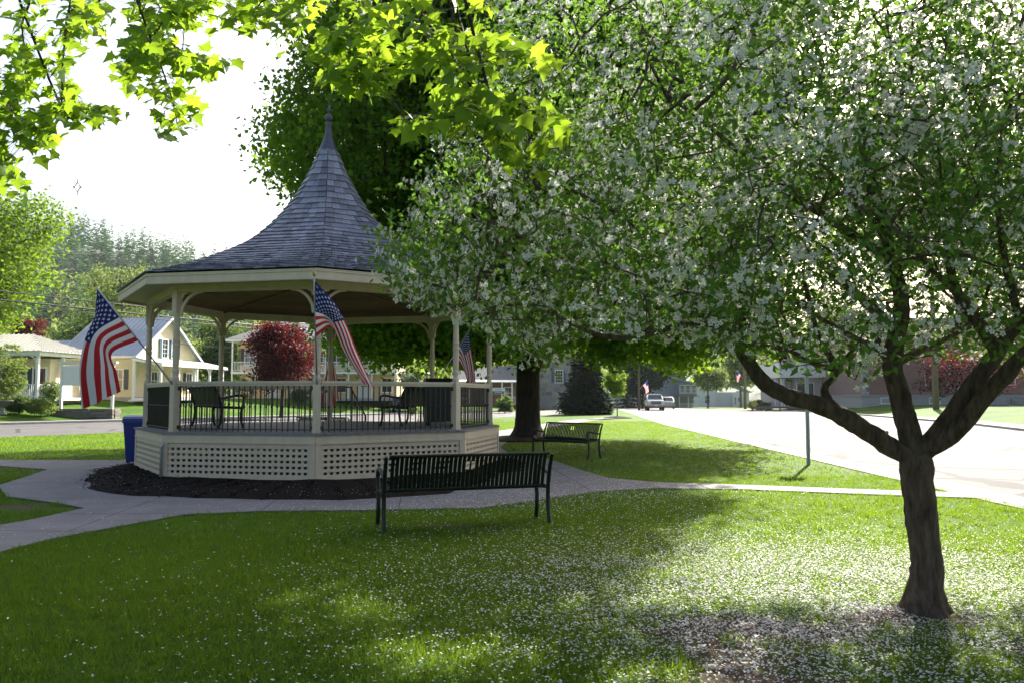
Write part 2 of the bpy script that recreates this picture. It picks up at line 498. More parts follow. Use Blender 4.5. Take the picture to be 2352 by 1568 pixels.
# ---- concrete paths round the bandstand, laid in slabs
PATH = [(-5.5, 5.2), (-4.95, 8.03), (-4.86, 8.85), (-4.53, 9.76), (-4.17, 10.67), (-3.3, 11.0), (-1.84, 11.1), (-.45, 11.3), (.62, 12.45), (1.44, 13.35),
        (2.35, 13.75), (3.7, 13.6), (6.0, 12.7), (7.0, 12.4), (7.05, 13.15), (6.3, 13.35), (3.9, 14.3), (2.5, 14.75), (1.8, 15.5), (1.45, 17.0), (1.15, 18.8),
        (.75, 20.8), (-.1, 22.6), (-1.2, 23.7), (-2.6, 24.2), (-5, 24.3), (-7.4, 23.2), (-8.8, 21.2), (-9.3, 19.9),
        (-12.1, 19.9), (-16, 20.9), (-22, 21.9), (-22, 20.2), (-16, 18.9), (-11.2, 18.2), (-9.6, 17.3), (-9.1, 15.6), (-8.7, 14.2), (-7.6, 12.6), (-6.5, 11.9), (-5.75, 11.3), (-5.85, 10.3), (-6.05, 9.5), (-6.9, 5.2)]
def in_poly(poly, X, Y):
    X = np.asarray(X, float); Y = np.asarray(Y, float); r = np.zeros(X.shape, bool)
    n = len(poly)
    for i in range(n):
        x1, y1 = poly[i]; x2, y2 = poly[(i + 1) % n]
        if y1 == y2: continue
        c = ((y1 > Y) != (y2 > Y)) & (X < (x2 - x1) * (Y - y1) / (y2 - y1) + x1)
        r ^= c
    return r
def flat_poly(name, poly, z, mt, parent=None, thick=0.0):
    bm = bmesh.new()
    vs_ = [bm.verts.new((x, y, z)) for x, y in poly]
    f_ = bm.faces.new(vs_); bm.normal_update()
    if f_.normal.z < 0: f_.normal_flip()
    if thick:
        r = bmesh.ops.extrude_face_region(bm, geom=[f_])
        bmesh.ops.translate(bm, verts=[v for v in r['geom'] if isinstance(v, bmesh.types.BMVert)], vec=(0, 0, thick))
    bmesh.ops.triangulate(bm, faces=bm.faces)
    bmesh.ops.recalc_face_normals(bm, faces=bm.faces)
    me = bpy.data.meshes.new(name); bm.to_mesh(me); bm.free(); me.materials.append(mt)
    return put(name, me, parent)
TAIL = [(-.1, 22.6), (-.35, 25), (.1, 33), (2.0, 42), (5.2, 54), (8.0, 61), (6.8, 62), (3.8, 55), (.5, 42.5), (-1.5, 33), (-1.7, 25.4), (-2.0, 23.6)]
path = tag(flat_poly('path', PATH, .006, M['joint']), kind='structure')
tag(flat_poly('path', TAIL, .012, M['concrete']), kind='structure')
# joints: slabs cut off one by one along the path
def poly_bm(poly):
    bm = bmesh.new(); f_ = bm.faces.new([bm.verts.new((x, y, .008)) for x, y in poly]); bm.normal_update()
    if f_.normal.z < 0: f_.normal_flip()
    bmesh.ops.triangulate(bm, faces=bm.faces[:]); return bm
def half(bm, p, n, keep_front):
    b2 = bm.copy(); n = Vector((n[0], n[1], 0)).normalized(); p = Vector((p[0], p[1], 0)) + n * (.008 if keep_front else -.008)
    bmesh.ops.bisect_plane(b2, geom=b2.verts[:] + b2.edges[:] + b2.faces[:], dist=1e-5, plane_co=p, plane_no=n, clear_inner=keep_front, clear_outer=not keep_front)
    return b2
def slab(bm):
    if not len(bm.faces): return
    r = bmesh.ops.extrude_face_region(bm, geom=bm.faces[:])
    bmesh.ops.translate(bm, verts=[v for v in r['geom'] if isinstance(v, bmesh.types.BMVert)], vec=(0, 0, .012))
    bmesh.ops.recalc_face_normals(bm, faces=bm.faces)
    me = bpy.data.meshes.new('slab'); bm.to_mesh(me); me.materials.append(M['concrete']); put('slab', me, path)
rest = poly_bm(PATH)
for p, n in [((-5.2, 7.7), (.12, 1)), ((-5.2, 9.35), (.1, 1)), ((5.2, 13), (-1, -.05)), ((3.2, 13), (-1, 0)), ((1.3, 13), (-1, -.1)), ((-11.5, 19), (1, .1)), ((-15.5, 19), (1, .1))]:
    slab(half(rest, p, n, False)); rest = half(rest, p, n, True)
for ya, yb in ((-99, 10.75), (10.75, 12.4), (12.4, 14.6), (14.6, 17.4), (17.4, 99)):
    q = half(rest, (0, ya), (0, 1), True); q = half(q, (0, yb), (0, 1), False)
    if 10 < yb < 15:
        for x in (-4.0, -2.2, -.4):
            slab(half(q, (x, 0), (1, .1), False)); q = half(q, (x, 0), (1, .1), True)
    slab(q)

# ---- mulch bed round the bandstand
MULCH = []
for k in range(72):
    a = 2 * math.pi * k / 72           # from the camera side, clockwise to the left
    d = np.interp(a / math.pi * 180, [0, 12, 25, 36, 45, 60, 100, 180, 260, 300, 318, 330, 345, 360], [6.1, 6.0, 5.7, 5.2, 4.85, 4.55, 4.35, 4.4, 4.4, 4.5, 5.3, 6.3, 6.45, 6.2])
    d += .06 * math.sin(k * 2.3) + .04 * math.sin(k * 5.1)
    MULCH.append((GC[0] - d * math.sin(a), GC[1] - d * math.cos(a)))
mb = MB(); n = 72
rings = [(1.0, .022), (.97, .045), (.9, .06), (.8, .07), (.62, .07)]
for q, (k, z) in enumerate(rings):
    mb.v += [(GC[0] + (x - GC[0]) * k + random.uniform(-.03, .03), GC[1] + (y - GC[1]) * k + random.uniform(-.03, .03), z + (random.uniform(-.015, .02) if q else 0)) for x, y in MULCH]
for q in range(len(rings) - 1):
    for i in range(n):
        j = (i + 1) % n
        mb.f.append((q * n + i, q * n + j, (q + 1) * n + j, (q + 1) * n + i)); mb.m.append(0)
mulch = tag(mb.build('mulch_bed', M['mulch'], smooth=True), kind='structure')
ang = rng.uniform(0, 2 * np.pi, 9000); rr = rng.uniform(.68, 1.01, 9000)
mi = (ang / (2 * np.pi) * 72).astype(int) % 72
mp_ = np.array(MULCH)[mi] + rng.normal(0, .05, (9000, 2))
P = np.c_[GC + (mp_ - GC) * rr[:, None], np.interp(rr, [.68, .8, .9, .97, 1.02], [.075, .075, .065, .05, .028]) + rng.uniform(0, .012, 9000)]
chip = ([(-1, -.3, 0), (1, -.25, .1), (.9, .3, 0), (-.9, .25, .15)], [(0, 1, 2, 3)])
o = cloud('mulch_chips', chip, P, frames(np.c_[rng.normal(0, .45, (9000, 2)), np.ones(9000)]), rng.uniform(.012, .035, 9000), M['mulch_chip'], var=rng.random(9000))
tag(o, 'dark shredded bark chips lying on the mulch bed', 'bark chips', kind='stuff')

# ---- grass blades
M['blade'] = leafmat('grass_blade', (.012, .070, .012), (.048, .115, .016), (.26, .41, .022), .44, .6, .15)
def lawn_ok(X, Y):
    ok = (X < ex(RN, Y) - .1) & (X > ex(LN, Y) + .1)
    ok &= ~in_poly(PATH, X, Y) & ~in_poly(MULCH, X, Y) & ~in_poly(TAIL, X, Y)
    return ok
def wedge(n, y0, y1):
    Y = np.sqrt(rng.uniform(y0 ** 2, y1 ** 2, n)); X = rng.uniform(-.66, .66, n) * Y
    return X, Y
def edge_noise(X, Y):
    return .25 * np.sin(X * 2.1 + 1.3 * np.sin(Y * 1.7)) + .25 * np.sin(Y * 2.9 + X * .8)
tri = ([(-.5, 0, 0), (.5, 0, 0), (0, 0, 1)], [(0, 1, 2)])
for (y0, y1, n, nb, w, h0, h1, sp) in ((3.5, 13, 1500, 14, .008, .05, .10, .03), (3.4, 9, 24000, 8, .0055, .022, .060, .035), (9, 16, 19000, 7, .009, .022, .055, .05), (16, 52, 46000, 6, .020, .022, .055, .10)):
    X, Y = wedge(n, y0, y1)
    ok = lawn_ok(X, Y) & (dirt(X, Y) * (1 + edge_noise(X * 3, Y * 3)) < rng.uniform(.18, .6, n))
    X, Y = X[ok], Y[ok]
    vt = rng.random(len(X)) * .5 + .28 + .5 * edge_noise(X * .55, Y * .55)
    X = np.repeat(X, nb) + rng.normal(0, sp, len(X) * nb); Y = np.repeat(Y, nb) + rng.normal(0, sp, len(Y) * nb)
    vt = np.clip(np.repeat(vt, nb) + rng.normal(0, .12, len(X)), 0, .99)
    k = len(X); a = rng.uniform(0, 2 * np.pi, k); h = rng.uniform(h0, h1, k) * (1 + .3 * edge_noise(X * .9, Y * .9)); ln = rng.normal(0, .45, (k, 2))
    B = np.c_[np.cos(a), np.sin(a), np.zeros(k)] * w * .5
    C = np.c_[X, Y, np.zeros(k)]
    T = C + np.c_[ln * h[:, None], h]
    V = np.stack([C - B, C + B, T], 1).reshape(-1, 3)
    o = put('grass', np_mesh('grass', V, np.arange(3 * k).reshape(-1, 3), M['blade'], vt))
    tag(o, {3.5: 'taller tufts of grass and weeds in the near lawn', 3.4: 'short green lawn grass in front of the bench', 9: 'lawn grass beside the curving concrete path', 16: 'lawn grass behind the bandstand and round the big trunk'}[y0], 'grass', kind='stuff')

# ---- fallen petals
X, Y = wedge(420000, 3.6, 26)
d = np.hypot((X - 2.45) / 1.1, (Y - 6.1))
dens = 1500 * np.exp(-(d / 1.8) ** 2) + 420 * np.exp(-(d / 2.9) ** 2) + 90 * np.exp(-(np.hypot(X - 1.4, Y - 9.5) / 3.0) ** 2) + 4 * (X > -5)
dens += 560 * np.exp(-(((X - 1.0) / 2.2) ** 2 + ((Y - 12.9) / 1.5) ** 2)) + 160 * np.exp(-(((X - .9) / 1.0) ** 2 + ((Y - 15.8) / 2.0) ** 2)) + 200 * np.exp(-(((X + 1) / 2.2) ** 2 + ((Y - 11.3) / .6) ** 2)) + 4 * ((X > -7) & (Y < 13)) + 16 * in_poly(PATH, X, Y) * (Y < 16)
dens *= .75 + .5 * edge_noise(X * 1.7, Y * 1.7) + .25 * rng.random(len(X))
dens *= (X < ex(RN, Y) + .3)
area = .66 * (26 ** 2 - 3.6 ** 2)
ok = rng.random(len(X)) < np.clip(dens * area / 420000, 0, 1)
X, Y = X[ok], Y[ok]
dx = np.r_[rng.normal(2.85, 1.65, 40000), rng.normal(1.6, .9, 7000)]; dy = np.r_[rng.normal(6.9, 1.1, 40000), rng.normal(5.3, .6, 7000)]      # the drift under the tree
kp = (dy > 3.7) & (dx < ex(RN, dy)) & (rng.random(47000) < .75 + .5 * edge_noise(dx * 1.9, dy * 2.3)); X, Y = np.r_[X, dx[kp]], np.r_[Y, dy[kp]]; ok = np.ones(len(X), bool)
ok &= np.hypot(X - TREE[0], Y - TREE[1]) > .16
X, Y = X[ok], Y[ok]; k = len(X)
onp = in_poly(PATH, X, Y); onm = in_poly(MULCH, X, Y)
keep = ~(onm & (np.hypot(X - GC[0], Y - GC[1]) < 3.95)); X, Y, onp, onm = X[keep], Y[keep], onp[keep], onm[keep]; k = len(X)
bare = np.clip(dirt(X, Y) * 2, 0, 1)
Z = np.where(onm, .078, np.where(onp, .024, .012 + rng.uniform(.004, .042, k) * (1 - bare)))
petal = ([(-.7, -.45, .10), (0, -.55, -.05), (.75, -.35, .14), (.85, .2, .12), (.1, .6, -.04), (-.75, .4, .1)], [(0, 1, 4, 5), (1, 2, 3, 4)])
tl = np.where(onp, .12, .35)
o = cloud('fallen_petals', petal, np.c_[X, Y, Z], frames(np.c_[rng.normal(0, 1, (k, 2)) * tl[:, None], np.ones(k)]), rng.uniform(.0055, .0128, k), M['petal'], var=rng.random(k))
tag(o, 'fallen white blossom petals scattered over grass and path', 'petals', kind='stuff')
# ================================================================== bandstand
TH = .185
RP, RB, RE = 3.687, 3.885, 4.30
FZ, RAILZ = .866, 1.795
def cn(R_, i, z=0.0):
    a = TH - i * math.pi / 4
    return Vector((R_ * math.sin(a), -R_ * math.cos(a), z))
def side_frame(R_, i):
    """midpoint, outward angle and length of side i (corner i to i+1)"""
    a, b = cn(R_, i), cn(R_, i + 1)
    mid = (a + b) / 2
    d = (a - b); L = d.length
    return mid, math.atan2(d.y, d.x), L          # x axis runs along the side, -y points outwards
stand = thing('bandstand', (GC[0], GC[1], 0), 'octagonal cream bandstand with bell-shaped shingle roof and lattice base', 'bandstand')

# deck and fascia
mb = MB()
mb.prism([cn(RB + .05, i, FZ - .035) for i in range(8)], (0, 0, .035))
deck = mb.build('deck', M['deck'], stand)
# boards of the deck: one strip per board across the floor
apo = (RB + .06) * math.cos(math.pi / 8)
rot0 = TH + math.pi / 8
for k in range(-26, 27):
    y0 = k * .145
    if abs(y0) > apo - .08: continue
    # half-width of the octagon at this distance
    s_ = (RB + .06) * math.sin(math.pi / 8)
    hw = apo if abs(y0) <= s_ else apo - (abs(y0) - s_)
    mb = MB(); mb.box((0, 0, .004), (2 * hw - .03, .139, .012))
    mb.build('deck_board', M['deck'], deck, loc=(-y0 * math.sin(rot0 + math.pi/4), y0 * math.cos(rot0 + math.pi/4), FZ), rot=(0, 0, rot0 + math.pi/4))
mesh_h = mesh_v = None
for i in range(8):
    mid, az, L = side_frame(RB, i)
    mb = MB(); mb.box((0, -.01, .77), (L + .008, .03, .125)); mb.box((0, -.025, .695), (L - .01, .02, .03))
    mb.build('fascia_board', M['cream'], stand, loc=mid, rot=(0, 0, az))
    mb = MB(); mb.box((0, .0, .675), (L - .12, .02, .07)); mb.box((0, .0, .06), (L - .12, .02, .06))
    lat = mb.build('lattice_panel', M['cream'], stand, loc=mid, rot=(0, 0, az))
    if mesh_h is None:
        mesh_h = MB().box((0, 0, 0), (L - .13, .008, .056)).mesh(M['cream'], name='lattice_rail')
        mesh_v = MB().box((0, 0, 0), (.054, .008, .60)).mesh(M['cream'], name='lattice_slat')
    for k in range(6):
        put('lattice_rail', mesh_h, lat, (0, -.006, .115 + k * .102), (random.uniform(-.002, .002), 0, random.uniform(-.002, .002)))
    nv = 25
    for k in range(nv):
        put('lattice_slat', mesh_v, lat, (-(L - .26) / 2 + k * (L - .26) / (nv - 1), .004, .37), (0, random.uniform(-.006, .006), 0))
for i in range(8):
    p = cn(RB, i); a = TH - i * math.pi / 4
    mb = MB()
    for s in (-1, 1):
        mb.box(Matrix.Rotation(s * math.pi / 8, 3, 'Z') @ Vector((s * .045, -.012, .35)), (.10, .028, .71), s * math.pi / 8)
    mb.build('corner_board', M['cream'], stand, loc=p, rot=(0, 0, a))
# a stand pipe at the left front corner
mb = MB(); mb.tube([(0, 0, .05), (0, 0, .6), (.05, -.05, .66)], .03, 8)
pp = cn(RB + .10, 1); mb.build('stand_pipe', M['galv'], stand, loc=(pp.x + .05, pp.y, 0), smooth=True)

# posts
prof = [(.062, .95), (.068, .97), (.068, .99), (.052, 1.02), (.048, 1.05), (.060, 1.10), (.064, 1.13), (.050, 1.16), (.052, 1.20), (.058, 1.24),
        (.060, 1.5), (.061, 1.56), (.068, 1.58), (.068, 1.60), (.058, 1.62), (.060, 1.66), (.068, 1.68), (.068, 1.70), (.059, 1.72), (.056, 1.95), (.052, 2.02), (.060, 2.04), (.060, 2.07), (.050, 2.09), (.054, 2.13), (.066, 2.16), (.066, 2.19)]
mb = MB()
mb.box((0, 0, .475), (.135, .135, .95)); mb.lathe(prof, 16); mb.box((0, 0, 2.42), (.135, .135, .46)); mb.box((0, 0, .03), (.15, .15, .06))
post_me = mb.mesh([M['cream']], name='post')
def bracket_mesh():
    mb = MB()
    R0, n = .46, 10
    th_ = .022
    outer, inner = [], []
    for k in range(n + 1):
        a = k / n * math.pi / 2
        # arc that leaves the post low and meets the beam far out, bulging towards the corner
        x = R0 - R0 * math.cos(a); z = -R0 + R0 * math.sin(a)
        nx_, nz_ = math.cos(a), -math.sin(a)
        outer.append((x, z)); inner.append((x + nx_ * .05, z + nz_ * .05))
    for k in range(n):
        q = [outer[k], outer[k + 1], inner[k + 1], inner[k]]
        mb.prism([(x, -th_, z) for x, z in q], (0, 2 * th_, 0))
    mb.prism([(.0, -.014, -.02), (.15, -.014, -.02), (.13, -.014, -.06), (.075, -.014, -.075), (.06, -.014, -.13), (.02, -.014, -.15), (0, -.014, -.15)], (0, .028, 0))
    return mb.mesh(M['cream'], name='bracket')
br_me = bracket_mesh()
for i in range(8):
    a = TH - i * math.pi / 4
    p = put('post', post_me, stand, cn(RP, i, FZ), (0, 0, a))
    for s in (-1, 1):
        ang = math.pi / 8 * s + (0 if s > 0 else math.pi)
        d = (cn(RP, i - s) - cn(RP, i)).normalized()
        az = math.atan2(d.y, d.x) - a
        put('bracket', br_me, p, Vector((math.cos(az) * .065, math.sin(az) * .065, 2.60)), (0, 0, az))
# ring beam, soffit, eave fascia
for i in range(8):
    mid, az, L = side_frame(RP, i)
    MB().box((0, 0, 3.52), (L + .05, .13, .16)).build('beam', M['cream'], stand, loc=mid, rot=(0, 0, az))
    mid2, az2, L2 = side_frame(RE, i)
    mb = MB(); mb.box((0, 0, 3.615), (L2 + .02, .03, .19)); mb.box((0, -.022, 3.69), (L2 + .035, .018, .05)); mb.box((0, -.018, 3.54), (L2 + .03, .012, .02))
    mb.build('eave_board', M['cream'], stand, loc=mid2, rot=(0, 0, az2))
    mb = MB(); mb.prism([cn(RP + .03, i, 3.585), cn(RP + .03, i + 1, 3.585), cn(RE - .01, i + 1, 3.56), cn(RE - .01, i, 3.56)], (0, 0, .015))
    mb.build('soffit', M['cream'], stand)
    # ceiling boards of this sector
    for k in range(11):
        f0, f1 = 1 - k / 11, 1 - (k + .96) / 11
        z0, z1 = 3.60 + .55 * (1 - f0), 3.60 + .55 * (1 - f1)
        r0, r1 = (RP - .05) * f0, (RP - .05) * f1
        mb = MB(); mb.prism([cn(r0, i, z0), cn(r0, i + 1, z0), cn(r1, i + 1, z1), cn(r1, i, z1)], (0, 0, .012))
        mb.build('ceiling_board', M['ceiling'], stand)
    mb = MB(); mb.bar(cn(RP - .05, i, 3.585), cn(.12, i, 4.12), .06, .05)
    mb.build('rafter', M['ceiling'], stand)

# railings
bal = MB(); bal.box((0, 0, .44), (.017, .017, .84)); bal.lathe([(.009, -.028), (.022, -.008), (.022, .008), (.009, .028)], 8, (0, 0, .47))
bal_me = bal.mesh(M['iron'], name='baluster')
ENTRY = 4
for i in range(8):
    if i == ENTRY: continue
    mid, az, L = side_frame(RP, i)
    mb = MB(); mb.box((0, 0, RAILZ - FZ - .022), (L - .135, .10, .045)); mb.box((0, 0, RAILZ - FZ - .065), (L - .135, .055, .04))
    rail = mb.build('railing', M['cream_rail'], stand, loc=Vector((mid.x, mid.y, FZ)), rot=(0, 0, az))
    MB().box((0, 0, .06), (L - .135, .022, .02)).build('bottom_rail', M['iron'], rail)
    for s in (-1, 1):
        for z in (.09, .80): MB().box((s * (L / 2 - .09), 0, z), (.05, .04, .07)).build('rail_bracket', M['iron'], rail)
    nb = 25
    for k in range(nb):
        put('baluster', bal_me, rail, (-(L - .24) / 2 + k * (L - .24) / (nb - 1), 0, 0))
    if i == 1:
        mb = MB(); mb.box((0, .05, .27), (L - .16, .012, .37)); mb.box((0, .05, .655), (L - .16, .012, .37)); mb.box((0, .046, .463), (L - .16, .02, .02), m=1)
        mb.build('screen_panel', [M['brown_panel'], M['cream_rail']], rail)

# entrance steps and handrails at the back
mid, az, L = side_frame(RB, ENTRY)
st = put('entrance_steps', MB().box((0, -.16, .36), (1.9, .3, .72)).box((0, -.46, .27), (1.9, .3, .54)).box((0, -.76, .18), (1.9, .3, .36)).box((0, -1.06, .09), (1.9, .3, .18)).mesh(M['deck'], name='entrance_steps'), stand, Vector((mid.x, mid.y, 0)), (0, 0, az))
for s in (-1, 1):
    mb = MB()
    mb.tube([(s * .95, .15, RAILZ - .02), (s * .95, -.1, RAILZ - .02), (s * .95, -1.2, .98), (s * .95, -1.2, 0)], .022, 8)
    mb.bar((s * .95, -.05, .92), (s * .95, -1.2, .18), .02, .02)
    for k in range(9):
        t = k / 8; y = -.12 - 1.0 * t; mb.box((s * .95, y, (1.76 - .77 * t + .88 - .7 * t) / 2), (.014, .014, .86))
    soften(mb.build('handrail', M['iron'], st))

# roof
RPROF = [(.17, 7.10), (.22, 6.98), (.30, 6.76), (.40, 6.52), (.52, 6.28), (.66, 6.04), (.82, 5.80), (1.02, 5.53), (1.28, 5.25), (1.60, 4.97), (1.98, 4.71), (2.42, 4.47), (2.95, 4.22), (3.55, 3.98), (RE + .05, 3.725)]
rp = np.array(RPROF)
seg = np.r_[0, np.cumsum(np.hypot(*np.diff(rp, axis=0).T))]
TOT = seg[-1]
def rprof(s): return np.interp(s, seg, rp[:, 0]), np.interp(s, seg, rp[:, 1])
mb = MB()
for q, (r, z) in enumerate(RPROF):
    mb.v += [tuple(cn(r - .012, i, z - .03)) for i in range(8)]
for q in range(len(RPROF) - 1):
    for i in range(8):
        j = (i + 1) % 8
        mb.f.append((q * 8 + i, q * 8 + j, (q + 1) * 8 + j, (q + 1) * 8 + i)); mb.m.append(0)
roof = mb.build('roof', M['shingle_under'], stand)
NC = 31
sh = []
for i in range(8):
    for k in range(NC):
        s1 = TOT - k * (TOT - .05) / NC + .0
        s0 = max(s1 - .275, 0.0)
        r1, z1 = rprof(s1); r0, z0 = rprof(s0)
        a1, b1 = cn(r1, i, z1), cn(r1, i + 1, z1)
        a0, b0 = cn(r0, i, z0), cn(r0, i + 1, z0)
        W = (b1 - a1).length
        nrm = (b1 - a1).cross(a0 - a1).normalized()
        if nrm.z < 0: nrm = -nrm
        n = max(1, int(round(W / .17)))
        ws = rng.uniform(.65, 1.35, n); ws /= ws.sum(); e = np.r_[0, np.cumsum(ws)]
        for j in range(n):
            g = .004 / W
            f0, f1 = (e[j] + g if j else 0), (e[j + 1] - g if j < n - 1 else 1)
            dr = rng.uniform(-.012, .012); lift = .036 + rng.uniform(0, .008)
            down = (a1 - a0).normalized() * dr
            A, B = a1.lerp(b1, f0) + down, a1.lerp(b1, f1) + down
            D, C = a0.lerp(b0, f0), a0.lerp(b0, f1)
            vs_ = [A + nrm * lift, B + nrm * lift, C + nrm * .002, D + nrm * .002, A + nrm * (lift - .018), B + nrm * (lift - .018), C - nrm * .012, D - nrm * .012]
            cc = (A + B + C + D) / 4
            w = cc + Vector((GC[0], GC[1], 0)) - Vector((0, 0, EYE))
            ar = (B - A).length * (A - D).length
            vis = ar * max(0, -nrm.dot(w.normalized())) / w.length_squared
            if i == 7 and cc.z < 4.75: vis *= .3
            sh.append((vis, vs_, cc))
sh.sort(key=lambda t: -t[0])
FS = [(0, 1, 2, 3), (0, 4, 5, 1), (1, 5, 6, 2), (3, 7, 4, 0), (2, 6, 7, 3), (7, 6, 5, 4)]
for vis, vs_, cc in sh[:300]:
    mb = MB(); mb.add([v - cc for v in vs_], FS)
    mb.build('shingle', M['shingle'], roof, loc=cc)
rest_v = np.array([[tuple(v) for v in t[1]] for t in sh[300:]]).reshape(-1, 3)
nr = len(sh) - 300
FF = (np.array(FS)[None] + (np.arange(nr) * 8)[:, None, None]).reshape(-1, 4)
o = put('shingles', np_mesh('shingles', rest_v, FF, M['shingle'], np.repeat(rng.random(nr), 6)), roof); o['kind'] = 'stuff'
def zc(v): return pt(749, v, 18.4).z
mb = MB()
mb.lathe([(.215, 7.0), (.20, 7.06), (.155, 7.18), (.115, 7.30), (.085, 7.42), (.072, zc(300)), (.066, zc(287)), (.078, zc(284)), (.07, zc(281))], 16)
cap_o = soften(mb.build('roof_cap', M['cap'], roof), 50)
zb = zc(271)
prof = [(.02, zb - .10)] + [(.092 * math.cos(t), zb + .092 * math.sin(t)) for t in np.linspace(-1.3, 1.3, 11)] + [(.018, zb + .10), (.012, zc(259)), (.03, zc(257)), (.047, zc(252.5)), (.036, zc(249)), (.02, zc(246)), (.012, zc(241)), (.003, zc(230))]
soften(MB().lathe(prof, 14).build('finial', M['cap'], roof), 60)

# ================================================================== flags
M['flag_red'] = leafmat('flag_red', (.42, .020, .028), (.46, .025, .032), (.55, .03, .03), .38, .7)
M['flag_white'] = leafmat('flag_white', (.72, .71, .72), (.76, .75, .76), (.72, .70, .70), .38, .7)
M['flag_blue'] = leafmat('flag_blue', (.012, .018, .085), (.015, .022, .10), (.02, .03, .20), .3, .7)
def catmull(P, ts, t):
    P = np.asarray(P, float); out = np.zeros((len(t), P.shape[1]))
    for c in range(P.shape[1]):
        # smooth monotone-ish interpolation through the controls
        m = np.gradient(P[:, c], ts)
        i = np.clip(np.searchsorted(ts, t, 'right') - 1, 0, len(ts) - 2)
        h = np.diff(ts)[i]; u = (t - np.asarray(ts)[i]) / h
        out[:, c] = (2*u**3 - 3*u**2 + 1) * P[i, c] + (u**3 - 2*u**2 + u) * h * m[i] + (-2*u**3 + 3*u**2) * P[i + 1, c] + (u**3 - u**2) * h * m[i + 1]
    return out
def flag_on_pole(base, tip, rows, ss, tt, ripple, label, small=False, name='flag', rp_=.014):
    """rows[k][j]: place of the cloth at hoist fraction ss[j] and fly fraction tt[k]"""
    base, tip = Vector(base), Vector(tip)
    root = thing(name, base, label, 'flag', 'national flags')
    MB().tube([base, tip], rp_, 8).build('flagpole', M['alu'], root, origin=base, smooth=True)
    if not small:
        MB().lathe([(.012, -.02), (.022, 0), (.03, .03), (.022, .06), (.004, .075)], 10).build('knob', M['gold'], root, loc=tip - base, smooth=True)
        d = (base - tip).normalized()
        MB().tube([base + d * .06, base - d * .16], .024, 8).build('socket', M['galv'], root, origin=base, smooth=True)
    ns, nt_ = (26, 30) if not small else (13, 10)
    S = np.linspace(0, 1, ns + 1); T = np.linspace(0, 1, nt_ + 1)
    rows = [np.array([tuple(p) for p in r]) for r in rows]
    G = [catmull(r, ss, S) for r in rows]                      # per control row
    G = np.stack(G, 0)                                          # (K, ns+1, 3)
    grid = np.stack([catmull(G[:, j], tt, T) for j in range(ns + 1)], 0)   # (ns+1, nt+1, 3)
    s2, t2 = np.meshgrid(S, T, indexing='ij')
    grid[:, :, 1] += ripple * t2 * np.sin(s2 * 17 + t2 * 4) + ripple * .6 * t2 * np.sin(s2 * 31 - t2 * 3)
    grid[:, :, 0] += ripple * .5 * t2 * np.sin(s2 * 23 + t2 * 6 + 1)
    def at(s, t):
        a = np.clip(s * ns, 0, ns - 1e-6); b = np.clip(t * nt_, 0, nt_ - 1e-6); i, j = int(a), int(b); u, v = a - i, b - j
        return Vector((grid[i, j] * (1-u) * (1-v) + grid[i+1, j] * u * (1-v) + grid[i, j+1] * (1-u) * v + grid[i+1, j+1] * u * v))
    V = grid.reshape(-1, 3) - np.array(base)
    mb = MB(); mb.v = [tuple(p) for p in V]
    for i in range(ns):
        st_ = int((i + .5) / ns * 13)
        for j in range(nt_):
            blue = st_ < 7 and (j + .5) / nt_ < .4
            a = i * (nt_ + 1) + j
            mb.f.append((a, a + 1, a + nt_ + 2, a + nt_ + 1)); mb.m.append(2 if blue else (0 if st_ % 2 == 0 else 1))
    me = bpy.data.meshes.new('cloth'); me.from_pydata(mb.v, [], mb.f)
    for k in ('flag_red', 'flag_white', 'flag_blue'): me.materials.append(M[k])
    me.polygons.foreach_set('material_index', mb.m); me.polygons.foreach_set('use_smooth', [True] * len(mb.f)); me.update()
    cloth = put('cloth', me, root)
    mb = MB()
    if not small:
        for r in range(9):
            for c in range(6 if r % 2 == 0 else 5):
                s = (7 / 13) * (r + 1) / 10; t = .4 * ((2 * c + 1 if r % 2 == 0 else 2 * c + 2)) / 12
                p = at(s, t); es = (at(min(s + .02, 1), t) - p); et = (at(s, t + .02) - p)
                nrm = es.cross(et).normalized(); es = es / .02; et = et / .02
                rad_ = .031
                for sd in (-1, 1):
                    vs_ = [p + nrm * .004 * sd]
                    for q in range(10):
                        a = math.pi * q / 5; R_ = rad_ if q % 2 == 0 else rad_ * .4
                        vs_.append(p + nrm * .004 * sd - es * (R_ * math.cos(a)) + et * (R_ * math.sin(a) * .62))
                    mb.add([v - base for v in vs_], [(0, 1 + q, 1 + (q + 1) % 10) for q in range(10)])
        mb.build('stars', M['flag_white'], cloth)
    return root
gc = Vector((GC[0], GC[1], 0))
def pole_of(i, Lh=1.6, zt=3.42):
    a = TH - i * math.pi / 4; o = Vector((math.sin(a), -math.cos(a), 0))
    b = gc + cn(RP, i) + o * .08; b.z = RAILZ - .02
    t = gc + cn(RP, i) + o * Lh; t.z = zt
    return b, t
def on(b, t, f): return t.lerp(b, f)
def cr(x, y, ox, oy, k): return ((ox + x * k) * .765625, (oy + y * k) * .765625)
# left flag
b, t = pole_of(1, 1.58, 3.40)
L = (t - b).length; hf = 1.15 / L
c1 = lambda x, y, Y: pt(*cr(x, y, 0, 560, .472), Y)
ss = [0, .42, .7, 1]
P0 = [on(b, t, .03 + hf * s) for s in ss]
rows = [P0, [c1(606, 850, 14.22), c1(580, 905, 14.02), c1(655, 965, 14.1), c1(718, 1050, 14.3)], [c1(640, 1130, 14.35), c1(508, 1130, 14.05), c1(640, 1150, 13.98), c1(742, 1180, 14.2)], [c1(640, 1365, 14.3), c1(525, 1412, 14.05), c1(655, 1352, 14.0), c1(768, 1298, 14.2)]]
flag_on_pole(b, t, rows, ss, [0, .28, .62, 1], .014, 'stars and stripes flag hanging off the left front post, left of the bandstand')
